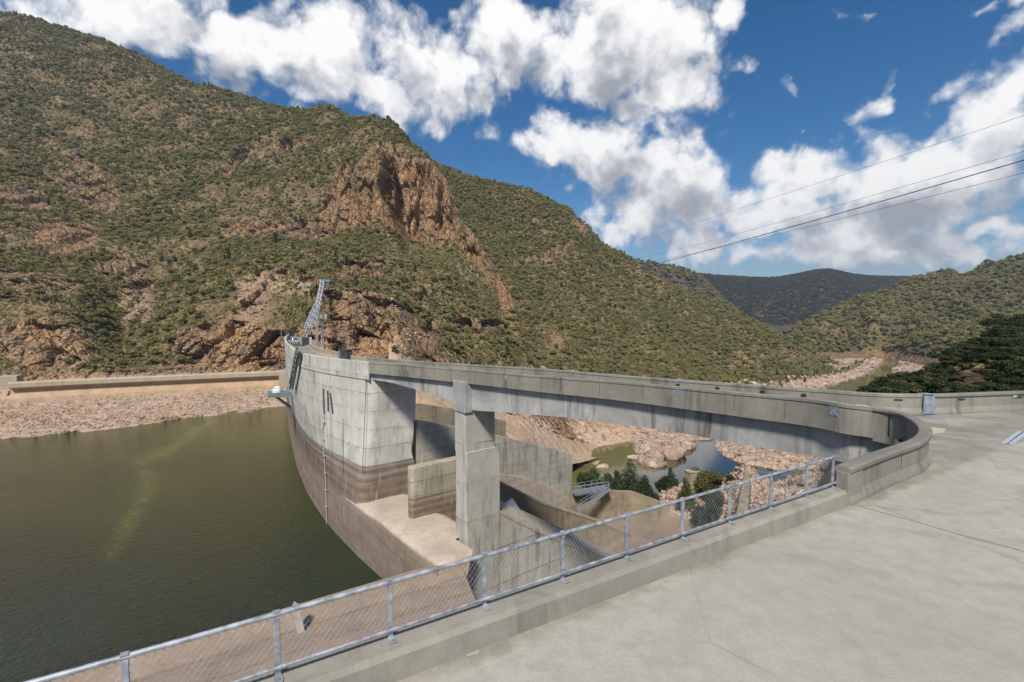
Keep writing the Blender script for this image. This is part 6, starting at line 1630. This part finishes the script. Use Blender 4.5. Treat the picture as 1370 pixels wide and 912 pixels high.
for k, (px, top, d, w, mt) in enumerate(kn_):
    t_ = P(px, top, d=d); gz = ground_z(KNOLL, t_.x, t_.y); h = max(1.4, t_.z - gz)
    if h > w * 1.5: gz = t_.z - w * 1.5; h = w * 1.5
    lb = SPEC.get(k); 
    if lb: gp = None
    elif mt == 'leafolive': lb, gp = 'olive green bush on the near side of the dark knoll', 'olive bushes by the knoll'
    else: lb, gp = 'dark green bush crowded among others on the knoll behind the parapet', 'dark bushes on the knoll'
    plant('knoll_bush', Vector((t_.x, t_.y, gz - 0.2)), h + 0.2, w, 'round', 900 + k, lb, 'tree' if k == 17 else 'bush', M[mt], 2200, 0.16 if w > 4 else 0.12, gp)
pK, _ = candidates(KNOLL, 1500, lambda X, Y, Z, s: (s['px'] > 1150) * (s['si'] > 0.5) * (s['si'] < 3.2) * np.clip(1.02 - 1.05 * s['bare'], 0.0, 1) + 0 * X, seed=51)
KB_ = [o for o in COL.objects if o.name.startswith('knoll_bush')]
ksrc = [c for o in KB_[5:8] for c in o.children if c.name.startswith('crown')]
scatter('knoll_scrub', pK, 0.45 + 0.45 * rs.random(len(pK)), ksrc, seed=52)
# river flats: paler bushes along the bars far down the valley
pV, _ = candidates(BACK, 160, lambda X, Y, Z, s: (s['si'] > 0.8) * (s['si'] < 1.6) * (s['px'] > 1040) + 0 * X, seed=53)
scatter('river_scrub', pV, 1.6 + 2.0 * rs.random(len(pV)), [SRC[4], SRC[5], SRC[6]], seed=54)
# forest on the far hills
pR, _ = candidates(RIGHT, 30000, lambda X, Y, Z, s: (s['si'] > 1.1) * (s['si'] < 3.05) * np.clip(1.1 + fbm(X / 40, Y / 40, None, 3, 333), 0.25, 2), seed=21)
scatter('hill_forest', pR, 2.6 + 2.4 * rs.random(len(pR)), SRC[:3] + ksrc + ksrc, seed=22, alt=0.28)
pE, _ = candidates(RIDGE, 2200, lambda X, Y, Z, s: (s['si'] > 0.02) * (s['si'] < 1.05) + 0 * X, seed=23)
scatter('ridge_forest', pE, 4.5 + 3 * rs.random(len(pE)), SRC[:3] + ksrc, seed=24, alt=0.28)
pF, _ = candidates(FAR, 26000, lambda X, Y, Z, s: (s['si'] > 0.1) * (s['si'] < 1.03) * (X / Y < 1.15), seed=25)
scatter('far_forest', pF, 2.6 + 2.0 * rs.random(len(pF)), ksrc, seed=26)

# ------------------------------------------------------------------ camera, sun, sky
cam = bpy.data.objects.new('camera', bpy.data.cameras.new('camera')); COL.objects.link(cam)
cam.location = (0, 0, CAMZ); cam.rotation_euler = (math.pi / 2 - PITCH, 0, 0)
cam.data.sensor_width = 36.0; cam.data.lens = 36.0 * F / 1370.0; cam.data.clip_start = 0.2; cam.data.clip_end = 20000
SC.camera = cam

SUN_AZ, SUN_EL = R(193), R(50)         # compass angle clockwise from +Y, elevation
sd = Vector((math.sin(SUN_AZ) * math.cos(SUN_EL), math.cos(SUN_AZ) * math.cos(SUN_EL), math.sin(SUN_EL)))
sl_ = bpy.data.lights.new('sun', 'SUN'); sl_.energy = 4.2; sl_.angle = R(SUN_ANG if 'SUN_ANG' in globals() else 9.0); sl_.color = (1.0, 0.94, 0.84)
so = bpy.data.objects.new('sun', sl_); COL.objects.link(so); so.rotation_euler = (-sd).to_track_quat('-Z', 'Y').to_euler(); so.location = (0, 0, 300)

W = bpy.data.worlds.new('World'); SC.world = W; W.use_nodes = True
nt = W.node_tree; nt.nodes.clear()
def nn(ty, **kw):
    o = nt.nodes.new(ty)
    for k, v in kw.items(): setattr(o, k, v)
    return o
def put(s, v):
    if isinstance(v, bpy.types.NodeSocket): nt.links.new(v, s)
    else: s.default_value = v
def mth(op, a, b=None, c=None, clamp=False):
    o = nn('ShaderNodeMath', operation=op, use_clamp=clamp); put(o.inputs[0], a)
    if b is not None: put(o.inputs[1], b)
    if c is not None: put(o.inputs[2], c)
    return o.outputs[0]
out = nn('ShaderNodeOutputWorld')
sky = nn('ShaderNodeTexSky', sky_type='NISHITA'); sky.sun_disc = False; sky.sun_elevation = SUN_EL; sky.sun_rotation = SUN_AZ
sky.altitude = 300; sky.air_density = 1.0; sky.dust_density = 0.4; sky.ozone_density = 3.0
tc = nn('ShaderNodeTexCoord'); DIR = tc.outputs['Generated']

# cloud banks: (px, py, rx, ry, tilt, weight) surveyed on the photo, turned into azimuth/elevation ellipses
CL = [(560, 95, 130, 70, 20, 1.0), (700, 60, 110, 75, 0, 1.05), (830, 70, 125, 110, 10, 1.15), (880, 150, 80, 60, 0, 0.9), (800, 215, 110, 55, 35, 1.0), (905, 255, 120, 70, 0, 1.05), (960, 275, 90, 55, 0, 1.05), (850, 300, 70, 36, 0, 0.95), (1040, 285, 90, 40, 0, 1.0),
      (460, 105, 120, 65, 15, 1.05), (300, 60, 150, 80, 25, 1.05), (160, 5, 130, 60, 10, 1.0), (20, -20, 150, 60, 0, 0.9), (975, 20, 45, 40, -20, 0.75), (1080, 250, 150, 62, -5, 1.05), (1240, 240, 170, 85, -12, 1.3), (1130, 285, 110, 36, 0, 0.95), (1340, 150, 90, 75, -20, 1.0),
      (1190, 115, 50, 26, -10, 0.8), (1310, 90, 70, 26, -30, 0.75), (1000, 332, 85, 26, 0, 0.9), (1180, 342, 120, 20, 0, 0.95), (1290, 352, 100, 14, 0, 0.85), (1350, 260, 90, 50, 0, 0.9), (627, 220, 16, 10, 0, 0.6), (1050, 125, 22, 16, 30, 0.5), (1072, 168, 14, 9, 0, 0.55), (930, 345, 60, 16, 0, 0.7), (1120, 322, 150, 30, 0, 1.05), (1330, 322, 80, 22, 0, 0.95), (960, 320, 80, 30, 0, 0.95), (1240, 330, 90, 24, 0, 0.95), (720, 190, 50, 30, 30, 0.8), (655, 205, 30, 12, 20, 0.5), (610, 150, 40, 18, 20, 0.55), (1150, 20, 60, 14, 0, 0.45), (1010, 90, 30, 14, 0, 0.4), (1330, 20, 40, 16, 0, 0.5)]
def azel(px, py):
    u = (px - CX) / F; v = (CY - py) / F; y = CP + v * SP; z = v * CP - SP
    return math.atan2(u, y), math.atan2(z, math.hypot(u, y))
CLS = 1.85
grp = bpy.data.node_groups.new('cloud_density', 'ShaderNodeTree')
grp.interface.new_socket('Dir', in_out='INPUT', socket_type='NodeSocketVector'); grp.interface.new_socket('D', in_out='OUTPUT', socket_type='NodeSocketFloat'); grp.interface.new_socket('Mask', in_out='OUTPUT', socket_type='NodeSocketFloat')
nt0 = nt; nt = grp
gi = nn('NodeGroupInput'); go = nn('NodeGroupOutput')
vin = gi.outputs[0]
# ragged edges: the look-up direction is stirred by noise
w1 = nn('ShaderNodeTexNoise'); put(w1.inputs['Vector'], vin); w1.inputs['Scale'].default_value = 5.0; w1.inputs['Detail'].default_value = 5; w1.inputs['Roughness'].default_value = 0.6
ws = nn('ShaderNodeVectorMath', operation='MULTIPLY_ADD'); put(ws.inputs[0], w1.outputs['Color']); ws.inputs[1].default_value = (0.16,) * 3; ws.inputs[2].default_value = (-0.08,) * 3
wa = nn('ShaderNodeVectorMath', operation='ADD'); put(wa.inputs[0], vin); put(wa.inputs[1], ws.outputs[0])
sp_ = nn('ShaderNodeSeparateXYZ'); put(sp_.inputs[0], wa.outputs[0])
az = mth('ARCTAN2', sp_.outputs[0], sp_.outputs[1]); el = mth('ARCSINE', mth('MAXIMUM', mth('MINIMUM', sp_.outputs[2], 1.0), -1.0))
cv = nn('ShaderNodeCombineXYZ'); put(cv.inputs[0], az); put(cv.inputs[1], el)
acc = None
for (px, py, rx, ry, tl_, wt_) in CL:
    a0, e0 = azel(px, py); a1, e1 = azel(px + rx, py); a2_, e2 = azel(px, py - ry)
    mp = nn('ShaderNodeMapping'); mp.vector_type = 'TEXTURE'; put(mp.inputs['Vector'], cv.outputs[0])
    mp.inputs['Location'].default_value = (a0, e0, 0); mp.inputs['Rotation'].default_value = (0, 0, -math.radians(tl_)); mp.inputs['Scale'].default_value = (max(0.01, abs(a1 - a0)) * CLS, max(0.01, abs(e2 - e0)) * CLS, 1)
    g = nn('ShaderNodeTexGradient', gradient_type='SPHERICAL'); put(g.inputs[0], mp.outputs[0])
    v_ = mth('MULTIPLY', g.outputs['Fac'], wt_)
    acc = v_ if acc is None else mth('SMOOTH_MAX', acc, v_, 0.12)
# scattered cumulus over the rest of the sky, behind the camera
n2_ = nn('ShaderNodeTexNoise'); put(n2_.inputs['Vector'], vin); n2_.inputs['Scale'].default_value = 2.6; n2_.inputs['Detail'].default_value = 3
back = mth('MULTIPLY', mth('MULTIPLY_ADD', n2_.outputs[0], 3.0, -1.3, clamp=True), mth('LESS_THAN', sp_.outputs[1], 0.25))
mask = mth('MAXIMUM', acc, back)
# puffs: cauliflower detail from inverted cell distance plus fine noise
n3 = nn('ShaderNodeTexNoise'); put(n3.inputs['Vector'], vin); n3.inputs['Scale'].default_value = 9.0; n3.inputs['Detail'].default_value = 6; n3.inputs['Roughness'].default_value = 0.62; n3.inputs['Distortion'].default_value = 0.3
vo = nn('ShaderNodeTexVoronoi', feature='F1'); put(vo.inputs['Vector'], wa.outputs[0]); vo.inputs['Scale'].default_value = 17.0; vo.inputs['Detail'].default_value = 1.0; vo.inputs['Roughness'].default_value = 0.5
pf = mth('MULTIPLY_ADD', n3.outputs[0], 1.15, mth('MULTIPLY', vo.outputs['Distance'], -0.42))
D_ = mth('ADD', mth('MULTIPLY', mask, 0.95), mth('ADD', pf, -0.72))
put(go.inputs[0], D_); put(go.inputs[1], mask)
nt = nt0
def dens(v):
    g = nn('ShaderNodeGroup'); g.node_tree = grp; put(g.inputs[0], v); return g.outputs[0], g.outputs[1]
D0, MK = dens(DIR)
off = nn('ShaderNodeVectorMath', operation='ADD'); put(off.inputs[0], DIR); off.inputs[1].default_value = (-0.028, -0.005, 0.050)
D1, _m = dens(off.outputs[0])
alpha = nn('ShaderNodeMapRange', interpolation_type='SMOOTHSTEP'); put(alpha.inputs[0], D0); alpha.inputs[1].default_value = -0.09; alpha.inputs[2].default_value = 0.30
slope_ = mth('MULTIPLY', mth('SUBTRACT', D0, D1), 1.9)
thick = nn('ShaderNodeMapRange', interpolation_type='SMOOTHSTEP'); put(thick.inputs[0], D0); thick.inputs[1].default_value = 0.08; thick.inputs[2].default_value = 0.55; thick.inputs[3].default_value = 0.84; thick.inputs[4].default_value = 0.24
ng = nn('ShaderNodeTexNoise'); put(ng.inputs['Vector'], DIR); ng.inputs['Scale'].default_value = 5.5; ng.inputs['Detail'].default_value = 4; ng.inputs['Roughness'].default_value = 0.5
lit = mth('ADD', mth('ADD', slope_, thick.outputs[0]), mth('MULTIPLY_ADD', ng.outputs[0], 1.1, -0.52))
rp = nn('ShaderNodeValToRGB'); e_ = rp.color_ramp.elements
while len(e_) < 5: e_.new(0.5)
for q, (pos_, c) in zip(e_, [(0.0, (0.38, 0.40, 0.44)), (0.25, (0.50, 0.52, 0.56)), (0.5, (0.70, 0.71, 0.74)), (0.75, (0.93, 0.935, 0.94)), (1.0, (1.10, 1.09, 1.07))]):
    q.position = pos_; q.color = (c[0], c[1], c[2], 1)
put(rp.inputs[0], lit)
b1 = nn('ShaderNodeBackground'); hs = nn('ShaderNodeHueSaturation'); hs.inputs['Saturation'].default_value = 1.45; hs.inputs['Value'].default_value = 1.0; put(hs.inputs['Color'], sky.outputs[0]); put(b1.inputs[0], hs.outputs[0]); b1.inputs[1].default_value = SKY_S if 'SKY_S' in globals() else 0.070
b2 = nn('ShaderNodeBackground'); put(b2.inputs[0], rp.outputs[0]); b2.inputs[1].default_value = CLOUD_S if 'CLOUD_S' in globals() else 0.75
mx = nn('ShaderNodeMixShader'); put(mx.inputs[0], alpha.outputs[0]); put(mx.inputs[1], b1.outputs[0]); put(mx.inputs[2], b2.outputs[0]); put(out.inputs[0], mx.outputs[0])

vs_ = SC.view_settings; vs_.view_transform = 'Standard'; vs_.look = 'None'; vs_.exposure = EXPO if 'EXPO' in globals() else 0.38; vs_.gamma = 1; vs_.use_curve_mapping = False
SC.cycles.max_bounces = 6; SC.cycles.diffuse_bounces = 3; SC.cycles.glossy_bounces = 3; SC.cycles.transmission_bounces = 2
SC.cycles.use_denoising = True
SC.render.engine = 'CYCLES'
W.cycles.sampling_method = 'MANUAL'; W.cycles.sample_map_resolution = 512

# thin valley air
hz = bpy.data.materials.new('valley_haze'); hz.use_nodes = True; t_ = hz.node_tree; t_.nodes.clear()
o_ = t_.nodes.new('ShaderNodeOutputMaterial'); pv = t_.nodes.new('ShaderNodeVolumePrincipled'); pv.inputs['Color'].default_value = (0.72, 0.82, 1.0, 1); pv.inputs['Density'].default_value = 0.00010; pv.inputs['Anisotropy'].default_value = 0.2
t_.links.new(pv.outputs[0], o_.inputs['Volume'])
mb = MB(); mb.box((0, 500, 300), (19000, 19000, 734)); haze = tag(link('haze', mb.mesh('haze'), hz), kind='stuff')
